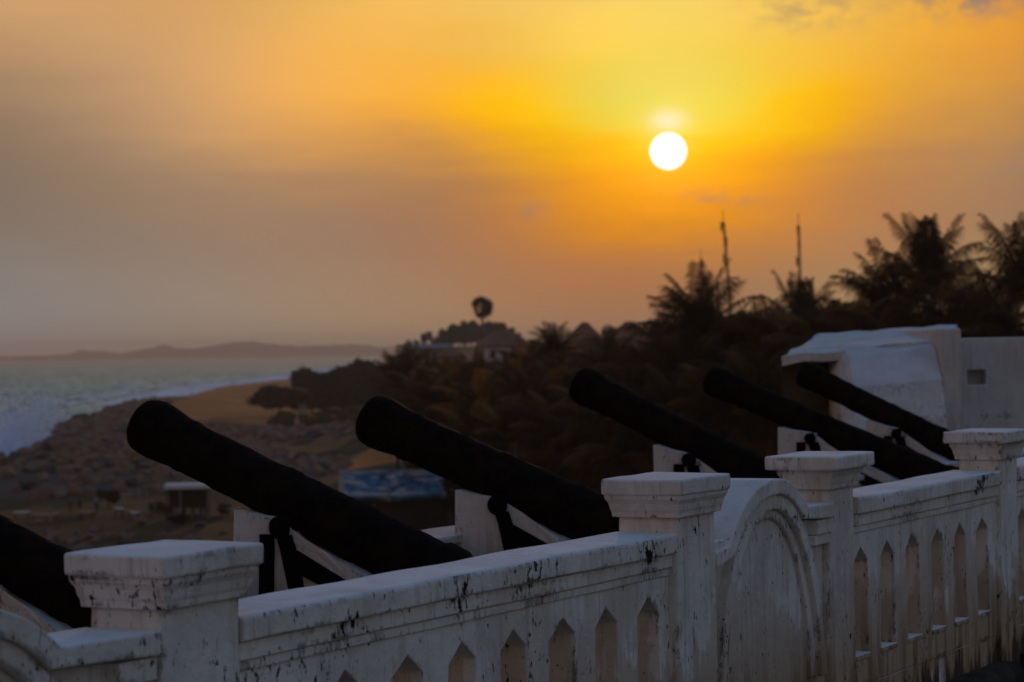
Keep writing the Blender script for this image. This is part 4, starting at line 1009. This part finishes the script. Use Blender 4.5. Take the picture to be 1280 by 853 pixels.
for k in range(7):                          # plastic chairs in the shelter
    o = empty('plastic_chair', (sh.location.x-w_/2+.5+k*w_/7.5, Y-.9+.5*(k % 2), g_), random.uniform(0, 6), 'pale plastic chair under the white flat roof', 'chair', 'plastic chairs in the beach shelter')
    bm = bmesh.new(); box(bm, -.24, .24, -.24, .24, .40, .45); obj('seat', bm, PALEPOST, o)
    bm = bmesh.new(); box(bm, -.24, .24, .21, .26, .45, .95); obj('backrest', bm, PALEPOST, o)
    for sx_ in (-1, 1):
        for sy in (-1, 1): bm = bmesh.new(); tube(bm, [(sx_*.23, sy*.23, 0), (sx_*.2, sy*.2, .4)], .025, 5); obj('leg', bm, PALEPOST, o)
p = at(135, 628, 222); tree_at(135, 606, 222, 1.0, 'reddish brown bush growing on the stone slope', [leaf_cloud('red_leaves', 90, [(x, y, z*.8, a*.8, b) for x, y, z, a, b in blobset(91, .9, 1.6, 6)], 900, .13, REDLEAF)], 'red_bush', None, 1.6, 'bush', 'leaves')
tree_at(200, 610, 215, .9, 'yellow green bush left of the beach shelter', [SCRUB[0]], 'yellow_bush', None, 1.6, 'bush', 'leaves')
tree_at(276, 612, 212, .9, 'olive bush right of the beach shelter', [SCRUB[1]], 'olive_bush', None, 1.6, 'bush', 'leaves')
tree_at(222, 632, 200, .9, 'dark low bush before the beach shelter', [BUSH[0]], 'dark_bush', None, 3.0, 'bush', 'leaves')

# ---------------------------------------------------------------- dark timber bar with its blue banner
Y = 186; q0, q1 = at(424, 630, Y), at(582, 630, Y); cx = (q0.x+q1.x)/2; w_ = q1.x-q0.x; g_ = h1(cx, Y)
zb, zt = at(500, 626, Y).z-g_, at(500, 587, Y).z-g_
bar_ = empty('timber_bar', (cx, Y+.12, g_), 0, 'dark timber beach bar below the blue banner', 'shed')
bm = bmesh.new(); box(bm, -w_/2+.4, w_/2-.3, .3, 4.5, -.3, zb+.35); obj('wall', bm, DKWOOD, bar_)
bm = bmesh.new(); box(bm, -w_/2, w_/2, .1, 5, zb+.37, zb+.5); obj('roof', bm, DKWOOD, bar_)
for k in range(6):
    bm = bmesh.new(); x = -w_/2+.15+(w_-.3)*k/5; tube(bm, [(x, .05, -.3), (x, .05, zt-.1)], .06, 6); obj('post', bm, DKWOOD, bar_)
bm = bmesh.new(); prism(bm, [(-w_/2+.5, 0), (-w_/2+2.6, 0), (-w_/2+2.7, zb*.9), (-w_/2+.5, zb*.6)], .1, .2); obj('counter', bm, EARTHWALL, bar_)
ban = empty('banner', (cx, Y, g_), 0, 'long blue printed banner with white waves and a torn whitish right end', 'banner')
m, nt, p, o = mat('printed banner'); sp = nd(nt, 'ShaderNodeSeparateXYZ'); nt.links.new(o, sp.inputs[0])
n = noi(nt, vmt(nt, 'MULTIPLY', o, (.5, 1, 1.1)), 1.0, 4, .55, .8); n2 = noi(nt, vmt(nt, 'MULTIPLY', o, (.28, 1, 1.8)), 1.0, 3, .5, 1.2)
c = mixc(nt, ramp(nt, n, .35, .65), (.02, .14, .42), (.10, .38, .78)); c = mixc(nt, mth(nt, 'MULTIPLY', ramp(nt, n2, .47, .60), .85), c, (.75, .82, .92))
c = mixc(nt, mth(nt, 'MULTIPLY', ramp(nt, noi(nt, o, .9, 5), .54, .66), .8), c, (.03, .03, .05))
zl = mth(nt, 'SUBTRACT', sp.outputs[2], zb); hb_ = zt-zb
c = mixc(nt, ramp(nt, zl, hb_*.80, hb_*.92), c, mixc(nt, ramp(nt, n, .4, .6), (.30, .36, .38), (.06, .10, .14)))
c = mixc(nt, mth(nt, 'MULTIPLY', ramp(nt, zl, hb_*.17, hb_*.12), .8), c, mixc(nt, ramp(nt, n2, .45, .6), (.02, .07, .16), (.24, .27, .09)))
c = mixc(nt, mth(nt, 'MULTIPLY', ramp(nt, sp.outputs[0], w_*.28, w_*.40), mth(nt, 'MULTIPLY', ramp(nt, n, .30, .46), .9)), c, (.55, .58, .62))
setc(nt, p, c, .7); BANNER = m
bm = bmesh.new(); prev = None
for i in range(61):
    f = i/60; x = -w_/2+w_*f; sag = .10*math.sin(f*math.pi*4)**2; tp = zt-.25*sag-max(0, f-.72)*1.3*abs(math.sin(f*23))*.8; lo_ = zb+.06*math.sin(f*9)+max(0, f-.8)*.6*abs(math.sin(f*31))
    yy = -.06-.10*math.sin(f*15)-.05*math.sin(f*41)
    r_ = [bm.verts.new((x, yy-.03*math.sin(k*1.3+f*20), lo_+(tp-lo_)*k/6)) for k in range(7)]
    if prev:
        for k in range(6): bm.faces.new((prev[k], r_[k], r_[k+1], prev[k+1]))
    prev = r_
o = obj('sheet', bm, BANNER, ban, smooth=True); s_ = o.modifiers.new('thick', 'SOLIDIFY'); s_.thickness = .015
bm = bmesh.new(); box(bm, -w_/2-.02, -w_/2+.42, -.25, -.22, zb+.6, zt-.4); obj('pale_patch', bm, PALEWALL, ban)
xm = at(486, 600, Y).x-cx; bm = bmesh.new(); box(bm, xm-.10, xm+.10, -.25, -.20, zb-.05, zt-.9); obj('seam', bm, cloth('pale seam', (.30, .36, .42)), ban)
EMB = cloth('emblem blue', (.22, .30, .46)); xe = at(511, 600, Y).x-cx; ze = at(511, 601, Y).z-g_
for sx0, arc in ((-.55, False), (-.05, True)):
    bm = bmesh.new()
    if arc: tube(bm, [(xe+.1+.32*math.cos(a), -.24, ze+.5*math.sin(a)) for a in np.linspace(2.6, -2.4, 14)], .06, 6)
    else: tube(bm, [(xe-.62, -.24, ze-.35), (xe-.58, -.24, ze+.3), (xe-.25, -.24, ze+.34), (xe-.28, -.24, ze-.3)], .055, 6)
    obj('emblem_stroke', bm, EMB, ban)

# ---------------------------------------------------------------- haze
m = bpy.data.materials.new('haze air'); m.use_nodes = True; nt = m.node_tree; nt.nodes.clear()
pv = nt.nodes.new('ShaderNodeVolumePrincipled'); pv.inputs['Color'].default_value = (.98, .95, .93, 1); pv.inputs['Density'].default_value = HAZE; pv.inputs['Anisotropy'].default_value = .35
ou = nt.nodes.new('ShaderNodeOutputMaterial'); nt.links.new(pv.outputs[0], ou.inputs['Volume'])
bm = bmesh.new(); box(bm, -6000, 6000, -3000, 9900, -4.2, 66); tag(obj('haze', bm, m), kind='stuff')
